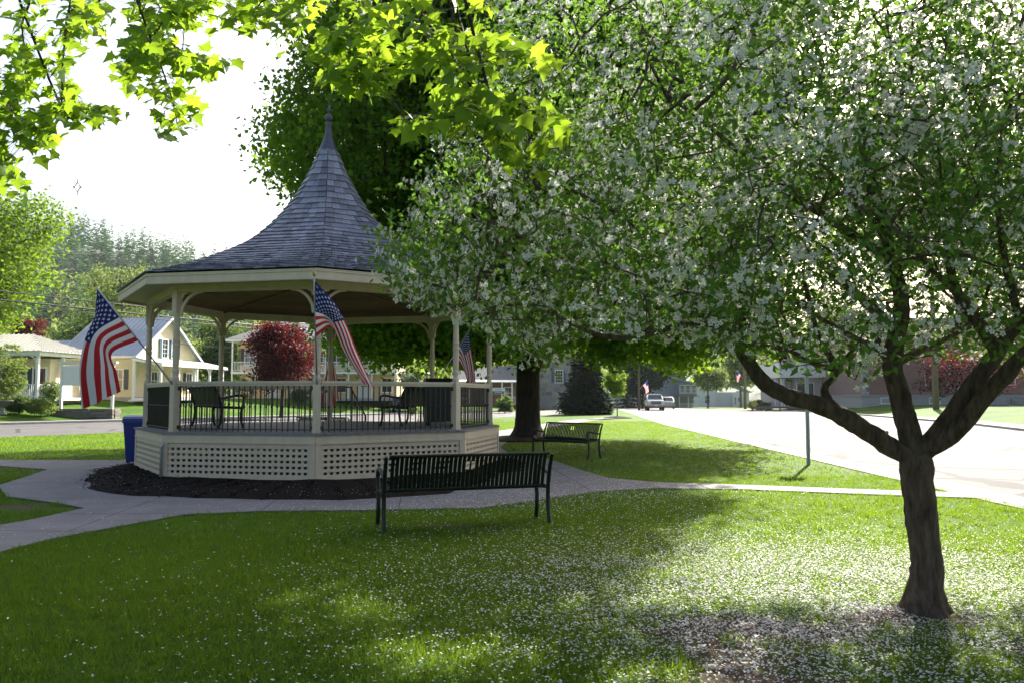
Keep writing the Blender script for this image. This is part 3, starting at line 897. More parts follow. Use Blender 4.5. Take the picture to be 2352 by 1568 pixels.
# front flag
b, t = pole_of(0, 1.6, 3.45)
L = (t - b).length; hf = 1.15 / L
c4 = lambda x, y, Y: pt(*cr(x, y, 900, 780, .4466), Y)
ss = [0, .3, .54, 1]
P0 = [on(b, t, .05 + hf * s) for s in ss]
rows = [P0, [c4(215, 265, 13.45), c4(190, 330, 13.3), c4(165, 370, 13.35), c4(190, 450, 13.7)], [c4(300, 405, 13.6), c4(262, 412, 13.42), c4(222, 420, 13.4), c4(225, 460, 13.75)], [c4(385, 610, 13.7), c4(350, 640, 13.5), c4(318, 640, 13.6), c4(300, 610, 13.85)], [c4(500, 885, 13.75), c4(470, 850, 13.55), c4(445, 838, 13.65), c4(425, 828, 13.85)]]
flag_on_pole(b, t, rows, ss, [0, .2, .4, .68, 1], .012, 'stars and stripes flag blown towards the right on the front post')
# right rear flag
b, t = pole_of(5, 1.6, 3.36)
L = (t - b).length; hf = 1.0 / L
ss = [0, .5, 1]
P0 = [on(b, t, .05 + hf * s) for s in ss]
rows = [P0, [c4(1150, 590, 22.7), c4(1105, 640, 22.5), c4(1075, 690, 22.3)], [c4(1165, 690, 22.65), c4(1130, 740, 22.45), c4(1110, 760, 22.3)], [c4(1180, 815, 22.6), c4(1140, 830, 22.45), c4(1125, 810, 22.3)]]
flag_on_pole(b, t, rows, ss, [0, .4, .7, 1], .02, 'stars and stripes flag seen past the right posts, on the far right corner')
# flag behind the middle
b, t = pole_of(4, 1.6, 3.36)
L = (t - b).length; hf = 1.0 / L
P0 = [on(b, t, .05 + hf * s) for s in ss]
rows = [P0, [c4(200, 600, 23.5), c4(215, 650, 23.4), c4(190, 680, 23.1)], [c4(245, 760, 23.5), c4(205, 790, 23.3), c4(165, 800, 23.1)], [c4(260, 930, 23.5), c4(205, 985, 23.35), c4(140, 960, 23.1)]]
flag_on_pole(b, t, rows, ss, [0, .35, .7, 1], .03, 'stars and stripes flag seen through the bandstand, hanging behind the deck')

# ================================================================== benches
def strap_profile():
    """side view (y back +, z) of one seat strap, from the top of the back to the front of the seat"""
    return [(.30, .845), (.265, .80), (.225, .70), (.19, .58), (.165, .49), (.14, .445), (.09, .43), (-.08, .425), (-.20, .43), (-.255, .425), (-.285, .395)]
def strap_mesh(prof, w=.041, t=.006):
    mb = MB(); n = len(prof); vs_ = []
    for k, (y, z) in enumerate(prof):
        a = np.array(prof[max(k - 1, 0)]); b = np.array(prof[min(k + 1, n - 1)]); d = (b - a) / np.linalg.norm(b - a); nn = np.array([-d[1], d[0]]) * t
        for x in (-w / 2, w / 2):
            vs_ += [(x, y, z), (x, y + nn[0], z + nn[1])]
    fs_ = []
    for k in range(n - 1):
        o = k * 4
        fs_ += [(o, o + 2, o + 6, o + 4), (o + 1, o + 5, o + 7, o + 3), (o, o + 4, o + 5, o + 1), (o + 2, o + 3, o + 7, o + 6)]
    fs_ += [(0, 1, 3, 2), (4 * n - 4, 4 * n - 2, 4 * n - 1, 4 * n - 3)]
    return mb.add(vs_, fs_).mesh(M['iron_green'], name='slat')
def cut_prof(prof, z0, z1):
    a = np.array(prof); s = []
    zs = a[:, 1]
    hi = [tuple(p) for p in prof if p[1] > z1]; lo = [tuple(p) for p in prof if p[1] < z0]
    f = lambda z: (float(np.interp(z, zs[:5][::-1], a[:5, 0][::-1])), z)
    return hi + [f(z1)], [f(z0)] + lo
def make_bench(name, loc, rz, label, Lb=1.83, npl=34, window=True):
    """x along the seat, -y is the front"""
    root = thing(name, loc, label, 'bench', 'metal slat benches', rz)
    prof = strap_profile()
    me = strap_mesh(prof)
    hi, lo = cut_prof(prof, .67, .775)
    for k in range(npl):
        x = -Lb / 2 + .075 + k * (Lb - .15) / (npl - 1)
        if window and abs(x) < .062:
            put('slat', strap_mesh(hi), root, (x, 0, 0)); put('slat', strap_mesh(lo), root, (x, 0, 0))
        else: put('slat', me, root, (x, 0, 0))
    if window:
        mb = MB()
        for z, y in ((.67, .213), (.775, .254)): mb.box((0, y + .004, z), (.15, .014, .012))
        for x in (-.075, 0, .075): mb.bar((x, .217, .67), (x, .258, .775), .012 if x else .018, .014)
        mb.build('window_frame', M['iron_green'], root)
    for nm, (y, z) in (('top_rail', (.30, .845)), ('seat_front_rail', (-.285, .40)), ('seat_back_rail', (.155, .46))):
        mb = MB(); mb.tube([(-Lb / 2 + .03, y, z), (Lb / 2 - .03, y, z)], .019, 10); soften(mb.build(nm, M['iron_green'], root))
    for s in (-1, 1):
        x = s * (Lb / 2 + .005)
        mb = MB()
        mb.tube([(x, .305, .845), (x, .225, .69), (x, .165, .48), (x, .15, .30), (x, .175, .12), (x, .215, .012)], [.02, .024, .026, .026, .026, .028], 8)
        soften(mb.build('rear_leg', M['iron_green'], root), 60)
        mb = MB()
        mb.tube([(x, -.285, .012), (x, -.245, .14), (x, -.235, .30), (x, -.265, .45), (x, -.295, .56), (x, -.285, .635), (x, -.235, .665), (x, -.12, .66), (x, .04, .625), (x, .20, .60)], [.028, .026, .026, .026, .026, .026, .026, .025, .023, .02], 8)
        soften(mb.build('arm_and_front_leg', M['iron_green'], root), 60)
        mb = MB(); mb.tube([(x, -.25, .415), (x, .16, .44)], .02, 8); soften(mb.build('side_rail', M['iron_green'], root))
        mb = MB()
        for y in (-.285, .215): mb.lathe([(.04, 0), (.04, .012), (.03, .02)], 10, (x, y, 0))
        mb.build('foot_plate', M['iron_green'], root)
    return root
# the near bench turns its back to us
pl, pr = gp(893, 1222), gp(1254, 1204)
d = pr - pl; rz = math.atan2(d.y, d.x) + math.pi
c_ = (pl + pr) / 2
fr = Vector((math.sin(rz), -math.cos(rz), 0))     # front direction
make_bench('bench', c_ + fr * .215, rz + math.pi * 0, 'dark green metal bench with its back to us, in front of the bandstand', Lb=1.95, npl=36)
def bench_from(front, ctr): return math.atan2(front[0], -front[1])     # rz for a front direction
make_bench('bench', (1.38, 21.15, 0), bench_from((-.70, -.72), 0), 'dark green metal bench facing us beside the thick maple trunk')
make_bench('bench', (-6.15, 27.6, 0), bench_from((.25, .97), 0), 'low dark bench seen through the railings beyond the deck')
DK = FZ + .011
make_bench('bench', (GC[0] - 2.15, GC[1] - .75, DK), bench_from((.80, .60), 0), 'black bench standing on the deck at its left end', window=False)
make_bench('bench', (GC[0] + 1.75, GC[1] + .35, DK), bench_from((-.97, .25), 0), 'black bench standing on the deck near the covered grill', Lb=1.5, npl=28, window=False)

# covered grill on the deck
g = thing('covered_grill', (GC[0] + 2.55, GC[1] + .05, DK), 'black lidded grill cart on the deck by the right posts', 'grill', rz=.25)
mb = MB(); mb.box((0, 0, .46), (.66, .5, .74)); mb.box((0, 0, .845), (.72, .54, .03)); soften(mb.build('cabinet', M['black'], g))
mb = MB()
for k in range(8):
    a0, a1 = math.pi * k / 8, math.pi * (k + 1) / 8
    mb.prism([(-.35, -.26 * math.cos(a0), .86 + .19 * math.sin(a0)), (-.35, -.26 * math.cos(a1), .86 + .19 * math.sin(a1)), (-.35, 0, .86)], (.7, 0, 0))
mb.build('lid', M['black'], g)
MB().tube([(-.2, -.27, .92), (-.2, -.31, .94), (.2, -.31, .94), (.2, -.27, .92)], .011, 8).build('handle', M['galv'], g, smooth=True)
for s in (-1, 1):
    MB().box((s * .47, 0, .84), (.24, .45, .03)).build('side_shelf', M['black'], g)
    for y in (-.2, .2): MB().tube([(s * .28 - .02, y, .055), (s * .28 + .02, y, .055)], .05, 12).build('wheel', M['rubber'], g)

# blue wheeled bin beside the bandstand
b_ = thing('wheeled_bin', (-8.36, 18.75, .02), 'blue wheeled bin tucked against the left side of the bandstand', 'bin', rz=.2)
mb = MB()
for (w0, d0, z0), (w1, d1, z1) in (((.44, .5, .06), (.56, .66, .92)), ((.60, .70, .92), (.60, .70, .96))):
    A = [(-w0/2, -d0/2, z0), (w0/2, -d0/2, z0), (w0/2, d0/2, z0), (-w0/2, d0/2, z0)]; B = [(-w1/2, -d1/2, z1), (w1/2, -d1/2, z1), (w1/2, d1/2, z1), (-w1/2, d1/2, z1)]
    mb.add(A + B, [(3, 2, 1, 0), (4, 5, 6, 7)] + [(i, (i + 1) % 4, 4 + (i + 1) % 4, 4 + i) for i in range(4)])
mb.build('body', M['bluebin'], b_)
mb = MB()
for k in range(8):
    a0, a1 = math.pi * k / 8, math.pi * (k + 1) / 8
    mb.prism([(-.3, -.35 * math.cos(a0), .965 + .13 * math.sin(a0)), (-.3, -.35 * math.cos(a1), .965 + .13 * math.sin(a1)), (-.3, 0, .965)], (.6, 0, 0))
mb.build('lid', M['bluebin'], b_)
MB().tube([(-.24, .36, .93), (-.24, .42, .95), (.24, .42, .95), (.24, .36, .93)], .014, 8).build('handle', M['bluebin'], b_, smooth=True)
for s in (-1, 1): MB().tube([(s * .27, .24, .12), (s * .31, .24, .12)], .12, 14).build('wheel', M['rubber'], b_)

# perforated sign post by the road, sign facing the traffic
p = gp(1857, 1066)
sp = thing('sign_post', p, 'perforated galvanised sign post on the grass by the road', 'sign post', rz=-.25)
mb = MB()
for x, y, w, d_ in ((0, .012, .045, .004), (-.024, 0, .004, .026), (.024, 0, .004, .026), (-.034, -.013, .018, .004), (.034, -.013, .018, .004)):
    mb.box((x, y, 1.45), (w, d_, 2.96))
mb.build('channel', M['galv'], sp)
mb = MB()
for k in range(100): mb.lathe([(.0065, 0), (.0065, .004)], 6, (0, 0, 0))
mb = MB()
for k in range(104):
    z = .08 + k * .028; mb.add([(.008 * math.cos(a), .0095, z + .008 * math.sin(a)) for a in np.linspace(0, 2 * math.pi, 7)[:-1]], [tuple(range(6))])
o = mb.build('punched_hole', M['black'], sp); o['kind'] = 'stuff'
mb = MB(); mb.box((0, .022, 2.62), (.46, .006, .46)); mb.build('sign_plate', M['galv'], sp)
# ================================================================== trees
LEAF = ([(0, -.1, 0), (.28, .38, .07), (0, 1.0, -.06), (-.28, .38, .07)], [(0, 1, 2), (0, 2, 3)])             # pointed oval leaf, folded on its midrib
LEAF4 = ([(0, -.1, 0), (.34, .38, .06), (0, 1.0, -.05), (-.34, .38, .06)], [(0, 1, 2, 3)])
MAPLE_OUT = [(0, 0), (.20, -.06), (.48, -.02), (.36, .14), (.66, .36), (.40, .40), (.30, .50), (.20, .62), (.0, 1.02)]
def maple_leaf(bend=.14):
    out = [(x, y) for x, y in MAPLE_OUT] + [(-x, y) for x, y in MAPLE_OUT[-2:0:-1]]
    V = [(0, .34, .03)] + [(x, y, -bend * (x * x) * 1.6 - .10 * max(0, y - .5) + .02) for x, y in out]
    n = len(out)
    return V, [(0, 1 + i, 1 + (i + 1) % n) for i in range(n)]
MAPLE = maple_leaf()
LOBED = ([(0, -.1, 0), (.34, .0, -.05), (.30, .28, .03), (.48, .55, -.06), (.16, .58, .03), (0, 1, -.05), (-.16, .58, .03), (-.48, .55, -.06), (-.30, .28, .03), (-.34, 0, -.05)], [tuple(range(10))])
LOBE6 = ([(0, -.1, 0), (.42, .06, -.05), (.46, .55, -.06), (.0, 1, -.04), (-.46, .55, -.06), (-.42, .06, -.05)], [tuple(range(6))])
LEAF5 = ([(0, -.1, 0), (.5, .30, .05), (0, 1.0, -.05), (-.5, .30, .05)], [(0, 1, 2, 3)])
def blossom():
    V, F = [], []
    for k in range(5):
        a = 2 * math.pi * k / 5; c, s = math.cos(a), math.sin(a); b = len(V)
        for x, y, z in ((.08, -.10, 0), (.62, -.36, .20), (1.0, 0, .30), (.62, .36, .20), (.08, .10, 0)):
            V.append((x * c - y * s, x * s + y * c, z))
        F.append((b, b + 1, b + 2, b + 3)); F.append((b, b + 3, b + 4, b + 4))
    F = [f for f in F if len(set(f)) == 4]
    return V, F
BLOSSOM = blossom()

class Skel:
    def __init__(self): self.p, self.par, self.rad = [], [], []
    def limb(self, pts, rs, start=None):
        prev = -1 if start is None else start
        ids = []
        for q, r in zip(pts, rs):
            self.p.append(np.array(q, float)); self.par.append(prev); self.rad.append(float(r)); prev = len(self.p) - 1; ids.append(prev)
        return ids
    def near(self, q): return int(np.argmin(np.linalg.norm(np.array(self.p) - np.array(q), axis=1)))
    def branch(self, pts, r0, r1, sub=6):
        """a limb from the nearest point of the tree through pts"""
        s = self.near(pts[0]); ctrl = [self.p[s]] + [np.array(q, float) for q in pts[1:]]
        C = catmull(np.array(ctrl), np.arange(len(ctrl)), np.linspace(0, len(ctrl) - 1, (len(ctrl) - 1) * sub + 1))[1:]
        return self.limb(C, np.linspace(r0, r1, len(C)), s)
    def grow(self, targets, step=.35, wob=.06, bias=.0, rmin=.004, k=.0045, lift=.0, minr_connect=None):
        P = [np.array(t, float) for t in targets]
        pos = np.array(self.p)
        order = np.argsort([np.min(np.linalg.norm(pos - t, axis=1)) for t in P])
        tips = []
        A = np.zeros((len(pos) + len(P) * 14, 3)); n = len(pos); A[:n] = pos
        for q in order:
            t = P[q]; d = np.linalg.norm(A[:n] - t, axis=1) + bias * np.maximum(0, A[:n, 2] - t[2])
            i = int(np.argmin(d)); L = np.linalg.norm(A[i] - t)
            m = max(1, min(12, int(L / step))); prev = i
            side = rng.normal(0, wob, 3) * L
            for j in range(1, m + 1):
                f = j / m; x = A[i] + (t - A[i]) * f + side * math.sin(f * math.pi) + np.array([0, 0, lift * L * math.sin(f * math.pi)]) + (rng.normal(0, wob * .25, 3) * L if j < m else 0)
                self.p.append(x); self.par.append(prev); self.rad.append(0.0); prev = len(self.p) - 1
                A[n] = x; n += 1
            tips.append(prev)
        N = len(self.p); cnt = np.zeros(N)
        for t in tips: cnt[t] += 1
        for i in range(N - 1, -1, -1):
            if self.par[i] >= 0: cnt[self.par[i]] += cnt[i]
        for i in range(N):
            if self.rad[i] == 0.0: self.rad[i] = max(rmin, k * cnt[i] ** .55)
        for i in range(N):                                # a shoot never starts thicker than what bears it
            if self.par[i] >= 0: self.rad[i] = min(self.rad[i], self.rad[self.par[i]] * 1.05)
        return tips
    def mesh(self, mb, n=7, origin=(0, 0, 0), rough=0.0):
        ch = {}
        for i, q in enumerate(self.par):
            if q >= 0: ch.setdefault(q, []).append(i)
        roots = [i for i, q in enumerate(self.par) if q < 0]; st_ = [(r, None) for r in roots]
        o = np.array(origin, float)
        while st_:
            i, fr_ = st_.pop(); path, rs = [], []
            if fr_ is not None: path.append(self.p[fr_] - o); rs.append(min(self.rad[fr_], self.rad[i] * 1.25))
            j = i
            while True:
                path.append(self.p[j] - o); rs.append(self.rad[j])
                c = ch.get(j, [])
                if not c: break
                c = sorted(c, key=lambda x: -self.rad[x]); st_ += [(x, j) for x in c[1:]]; j = c[0]
            if len(path) > 1:
                if len(path) > 1 and rs[-1] < .02: rs[-1] *= .5
                mb.tube(path, rs, (n * 3 if n == 14 and max(rs) > .05 else n) if max(rs) > .03 else (5 if max(rs) > .012 else 3), cap=max(rs) > .03)
        return mb

from mathutils import noise as mnoise
def gnarl(o, amp, fr):
    """push the skin of thick wood in and out"""
    me = o.data; n = len(me.vertices)
    co = np.zeros(n * 3, np.float32); me.vertices.foreach_get('co', co); co = co.reshape(-1, 3)
    no = np.zeros(n * 3, np.float32); me.vertex_normals.foreach_get('vector', no); no = no.reshape(-1, 3)
    k = np.clip(1.3 - np.linalg.norm(co, axis=1) / 4.2, 0, 1)
    a = np.array([mnoise.noise(Vector((p[0] * fr, p[1] * fr, p[2] * fr * .45))) + .6 * mnoise.noise(Vector((p[0] * fr * 2.6, p[1] * fr * 2.6, p[2] * fr))) for p in co.tolist()])
    co += no * (amp * a * k)[:, None].astype(np.float32)
    me.vertices.foreach_set('co', co.ravel()); me.update()

def trunk_flare(mb, base, r, h=.45, lobes=6, spread=.9, n=20, seed=0):
    """root flare as a skirt round the foot of a trunk"""
    rs_ = np.random.default_rng(seed); ph = rs_.uniform(0, 6.28)
    lv = 6; o = len(mb.v); base = Vector(base)
    for k in range(lv + 1):
        f = k / lv; z = h * (1 - f) - .05 * f
        for j in range(n):
            a = 2 * math.pi * j / n
            lob = .5 + .5 * math.cos(lobes * a + ph) ; e = r * (1 + spread * f ** 2.2 * (.35 + .65 * lob))
            mb.v.append((base.x + e * math.cos(a), base.y + e * math.sin(a), base.z + z))
    for k in range(lv):
        for j in range(n):
            q = (j + 1) % n; mb.f.append((o + k * n + j, o + (k + 1) * n + j, o + (k + 1) * n + q, o + k * n + q)); mb.m.append(0)

def leaves_at(C, per, spread, up=.5):
    """per leaves scattered round each centre; returns places and facings"""
    n = len(C) * per
    P = np.repeat(C, per, 0) + rng.normal(0, spread, (n, 3))
    N = rdir(n) + np.array([0, 0, up])
    return P, N

# ---------------------------------------------------------------- crabapple in blossom, right foreground
def c(u, v, Y): return np.array(pt(u, v, Y))
base = gp(2127, 1402)
base = np.array(base); TY = base[1]
crab = thing('crabapple_tree', base, 'white blossoming crabapple tree spreading over the right foreground', 'tree')
sk = Skel()
tp_ = [base + [0, 0, -.05], base + [0, 0, .10], c(2128, 1300, TY), c(2118, 1200, TY), c(2108, 1120, TY), c(2105, 1075, TY), c(2102, 1040, TY)]
tq = np.linspace(0, 6, 37)
tr = sk.limb(catmull(np.array(tp_), np.arange(7), tq), np.interp(tq, range(7), [.125, .118, .108, .104, .108, .118, .10]))
fork = tr[-1]
# left limb, long and low
sk.branch([c(2080, 1050, TY), c(2045, 1025, TY - .02), c(1960, 970, TY - .05), c(1880, 930, TY - .1), c(1800, 905, TY - .1), c(1745, 870, TY - .05), c(1710, 815, TY), c(1690, 770, TY + .05), c(1640, 730, TY + .1), c(1600, 690, TY + .1)], .072, .035)
sk.branch([c(1700, 800, TY), c(1705, 700, TY - .1), c(1700, 640, TY - .2), c(1690, 560, TY - .35)], .026, .013)
sk.branch([c(1680, 765, TY + .05), c(1600, 740, TY - .2), c(1480, 770, TY - .35), c(1380, 770, TY - .45), c(1260, 720, TY - .4), c(1120, 690, TY - .3), c(980, 650, TY - .2)], .024, .009)
sk.branch([c(1640, 735, TY + .1), c(1560, 715, TY + .2), c(1440, 690, TY + .3), c(1300, 600, TY + .4), c(1150, 520, TY + .5)], .024, .010)
sk.branch([c(1600, 690, TY + .1), c(1540, 600, TY + .1), c(1460, 520, TY), c(1360, 460, TY - .1), c(1220, 400, TY - .2)], .028, .010)
sk.branch([c(1960, 970, TY - .05), c(1905, 920, TY + .1), c(1895, 890, TY + .15), c(1920, 850, TY + .2), c(1890, 790, TY + .25), c(1870, 740, TY + .35), c(1850, 650, TY + .5)], .034, .012)
sk.branch([c(1920, 850, TY + .2), c(1860, 830, TY + .1), c(1800, 800, TY - .1), c(1720, 790, TY - .2)], .018, .007)
sk.branch([c(1925, 845, TY + .2), c(1975, 780, TY + .3), c(2010, 700, TY + .3)], .018, .008)
# middle limb
sk.branch([c(2100, 1050, TY), c(2085, 980, TY + .05), c(2065, 900, TY + .1), c(2050, 840, TY + .1), c(2062, 760, TY + .12), c(2072, 700, TY + .12), c(2050, 600, TY + .1), c(2020, 480, TY), c(1990, 360, TY - .1), c(1980, 250, TY - .2)], .085, .026)
sk.branch([c(2055, 840, TY + .1), c(2120, 800, TY + .3), c(2190, 770, TY + .5), c(2260, 700, TY + .7)], .034, .013)
sk.branch([c(2055, 830, TY + .1), c(1990, 790, TY - .2), c(1900, 740, TY - .5), c(1820, 690, TY - .7)], .026, .010)
sk.branch([c(2065, 760, TY + .12), c(1950, 660, TY + .4), c(1830, 560, TY + .7), c(1700, 460, TY + .9), c(1560, 380, TY + 1)], .040, .012)
sk.branch([c(2050, 600, TY + .1), c(1930, 520, TY - .3), c(1780, 420, TY - .6), c(1640, 300, TY - .8), c(1480, 180, TY - .9)], .034, .010)
sk.branch([c(2020, 480, TY), c(1940, 380, TY + .3), c(1850, 250, TY + .6), c(1760, 100, TY + .8)], .026, .010)
sk.branch([c(1990, 360, TY - .1), c(2060, 240, TY - .2), c(2110, 100, TY - .3), c(2130, -60, TY - .3)], .024, .010)
# two right limbs
sk.branch([c(2125, 1050, TY), c(2160, 990, TY - .05), c(2230, 890, TY - .15), c(2290, 810, TY - .2), c(2340, 740, TY - .25), c(2420, 640, TY - .3), c(2480, 500, TY - .3)], .075, .03)
sk.branch([c(2140, 1055, TY), c(2200, 985, TY - .2), c(2280, 890, TY - .35), c(2370, 800, TY - .5), c(2480, 720, TY - .6), c(2600, 600, TY - .6)], .068, .03)
sk.branch([c(2290, 810, TY - .2), c(2240, 730, TY - .2), c(2200, 680, TY - .1), c(2180, 560, TY), c(2230, 400, TY + .1), c(2260, 250, TY + .1), c(2290, 100, TY + .2)], .042, .014)
sk.branch([c(2340, 740, TY - .25), c(2310, 600, TY - .5), c(2290, 450, TY - .7), c(2300, 300, TY - .8)], .028, .010)
sk.branch([c(2200, 680, TY - .1), c(2120, 600, TY - .5), c(2040, 520, TY - .9), c(1940, 440, TY - 1.1)], .022, .009)
# lopped stubs
for (u1, v1, u2, v2, r) in ((2045, 800, 2010, 795, .04), (2035, 1008, 2038, 990, .014), (1712, 820, 1700, 822, .02)):
    s = sk.near(c(u1, v1, TY)); sk.limb([c(u2, v2, TY)], [r], s)
# openings in the canopies that let sun patches through to the lawn
PATCH = [(-1.6, 6.55, .6, .3), (-.45, 4.95, .5, .25), (-1.0, 5.65, .2, .1), (.8, 4.5, .2, .1)]
SD = np.array(to_sun)
def sun_gaps(x, m):
    g = x - SD * (x[:, 2:3] / SD[2]); r = np.zeros(len(x), bool)
    for a, b, p, q in PATCH: r |= ((g[:, 0] - a) / (p + m)) ** 2 + ((g[:, 1] - b) / (q + m)) ** 2 < 1
    return r
# crown volume
LOW_U = np.array([780, 840, 870, 930, 1000, 1080, 1150, 1230, 1290, 1340, 1400, 1550, 1640, 1720, 1830, 1900, 1960, 2020, 2060, 2110, 2180, 2250, 2352, 2500])
LOW_V = np.array([560, 600, 680, 690, 715, 740, 800, 850, 800, 765, 770, 780, 800, 815, 880, 850, 890, 850, 830, 830, 830, 810, 850, 860])
LEFT_V = np.array([-400, 0, 30, 120, 250, 330, 400, 480, 540, 600, 640, 700])
LEFT_U = np.array([1200, 1130, 1100, 1060, 1010, 1000, 985, 930, 880, 845, 880, 900])
def crab_keep(x):
    u, v = proj(x)
    bad = (x[:, 1] < 3.5) | (x[:, 2] < 1.5)
    bad |= (u < 2500) & ((v > np.interp(u, LOW_U, LOW_V) - 12) | (u < np.interp(v, LEFT_V, LEFT_U) + 14))
    bad |= (v < -70) & (u < 1720)                                            # the sun passes over this side
    bad |= (x[:, 1] > 6.0 + 1.27 * x[:, 2]) | sun_gaps(x, .12)               # the ground behind the trunk lies in the sun
    dt = np.hypot(x[:, 0] - base[0], x[:, 1] - base[1]); k = rng.random(len(x))
    bad |= (dt < 1.0) & (x[:, 2] < 2.5) & (k < .85)                          # open round the fork
    bad |= (u > 1800) & (u < 2200) & (v > 480) & (v < 760) & (k < .45)       # thin places where the sky shows
    return x[~bad]
def ell(n):
    q = rdir(n); r = rng.random((n, 1)) ** .45
    return base + np.array([.15, .15, 2.85]) + q * r * np.where(q[:, 1:2] > 0, np.array([[4.25, 4.6, 2.6]]), np.array([[4.25, 2.35, 2.6]]))
T = crab_keep(ell(150000))[:7800]
# the shady back of the crown, seen from the sun
g = np.c_[rng.uniform(-1.2, 6, 30000), rng.uniform(3.2, 6.1, 30000), np.zeros(30000)]; z_ = rng.uniform(1.9, 4.6, (30000, 1))
x = g + SD * (z_ / SD[2]); x = x[(((x - (base + [.15, .15, 2.85])) / np.array([4.4, 5.0, 2.6])) ** 2).sum(1) < 1]
T2 = crab_keep(x)[:1700]
T3 = []
for _ in range(46):                                                          # the low left spray over the bandstand
    u = rng.uniform(850, 1150); v = np.interp(u, LOW_U, LOW_V) - rng.uniform(10, 150)
    if u > np.interp(v, LEFT_V, LEFT_U) + 8: T3.append(c(u, v, TY + rng.uniform(-.5, .3)))
T = np.concatenate([T, T2, np.array(T3)])
tips = sk.grow(T, step=.16, wob=.08, rmin=.0018, k=.0016)
mb = MB(); sk.mesh(mb, 14, base); trunk_flare(mb, (0, 0, 0), .104, .30, 5, 1.3, 28, 3)
trunk = soften(mb.build('trunk', M['bark_crab'], crab), 60)
gnarl(trunk, .010, 9); gnarl(trunk, .0075, 42)
# rough bark: displace the thick wood
# foliage: whorls of leaves and bunches of blossom on the twigs
node_p = np.array(sk.p); node_r = np.array(sk.rad)
tw = node_p[(node_r < .008)]
bn = np.array([mnoise.noise(Vector(q) * 1.7) for q in tw])
bc = tw[rng.random(len(tw)) < np.clip(.55 + 1.5 * bn, .12, .98)]; lc = tw[rng.random(len(tw)) < np.clip(.85 - .8 * bn, .4, 1)]
def crab_ok(P):
    u, v = proj(P)
    return ~((u < 2500) & (v > np.interp(u, LOW_U, LOW_V) + 12))
P, N = leaves_at(lc, 15, .10, .35)
ok = crab_ok(P); P, N = P[ok], N[ok]
S = rng.uniform(.034, .068, len(P)); FR = frames(N)
dist = np.linalg.norm(P - np.array([0, 0, EYE]), axis=1)
uu, vv = proj(P); inside = (uu > 0) & (uu < 2352) & (vv > 0) & (vv < 1568)
score = np.where(inside, S / dist, 0) ; order = np.argsort(-score); big = order[:300]; rest_ = order[300:]
leaf_me = np_mesh('leaf', np.array(LEAF[0]), np.array(LEAF[1]), M['crab_leaf'])
def put_each(name, me, ids, P, FR, S, parent, origin):
    for i in ids:
        o = bpy.data.objects.new(name, me); scene.collection.objects.link(o); o.parent = parent
        o.matrix_local = Matrix.LocRotScale(Vector(P[i] - origin), Matrix(FR[i].tolist()).to_quaternion(), Vector((S[i],) * 3))
put_each('leaf', leaf_me, big, P, FR, S, crab, base)
o = cloud('crown', LEAF, P[rest_], FR[rest_], S[rest_], M['crab_leaf'], crab, base, rng.random(len(rest_))); o['kind'] = 'stuff'
bunch = np.repeat(bc, 3, 0) + rng.normal(0, .085, (len(bc) * 3, 3))      # umbels of six
bunch = bunch[rng.random(len(bunch)) < .8]
P = np.repeat(bunch, 6, 0) + rng.normal(0, .024, (len(bunch) * 6, 3)); N = rdir(len(P)) * .9 + np.array([0, 0, .15])
ok = crab_ok(P) & (rng.random(len(P)) < np.interp(P[:, 2], [1.4, 2.2, 4], [.55, .9, 1.0])); P, N = P[ok], N[ok]
N = N + (P - (base + [0, 0, 2.2])) * .35
S = rng.uniform(.015, .026, len(P)); FR = frames(N)
dist = np.linalg.norm(P - np.array([0, 0, EYE]), axis=1); uu, vv = proj(P); inside = (uu > 0) & (uu < 2352) & (vv > 0) & (vv < 1568)
order = np.argsort(-np.where(inside, S / dist, 0)); big = order[:300]; rest_ = order[300:]
bl_me = np_mesh('blossom', np.array(BLOSSOM[0]), np.array(BLOSSOM[1]), M['flower'])
put_each('blossom', bl_me, big, P, FR, S, crab, base)
o = cloud('blossom_mass', BLOSSOM, P[rest_], FR[rest_], S[rest_], M['flower'], crab, base, rng.random(len(rest_))); o['kind'] = 'stuff'

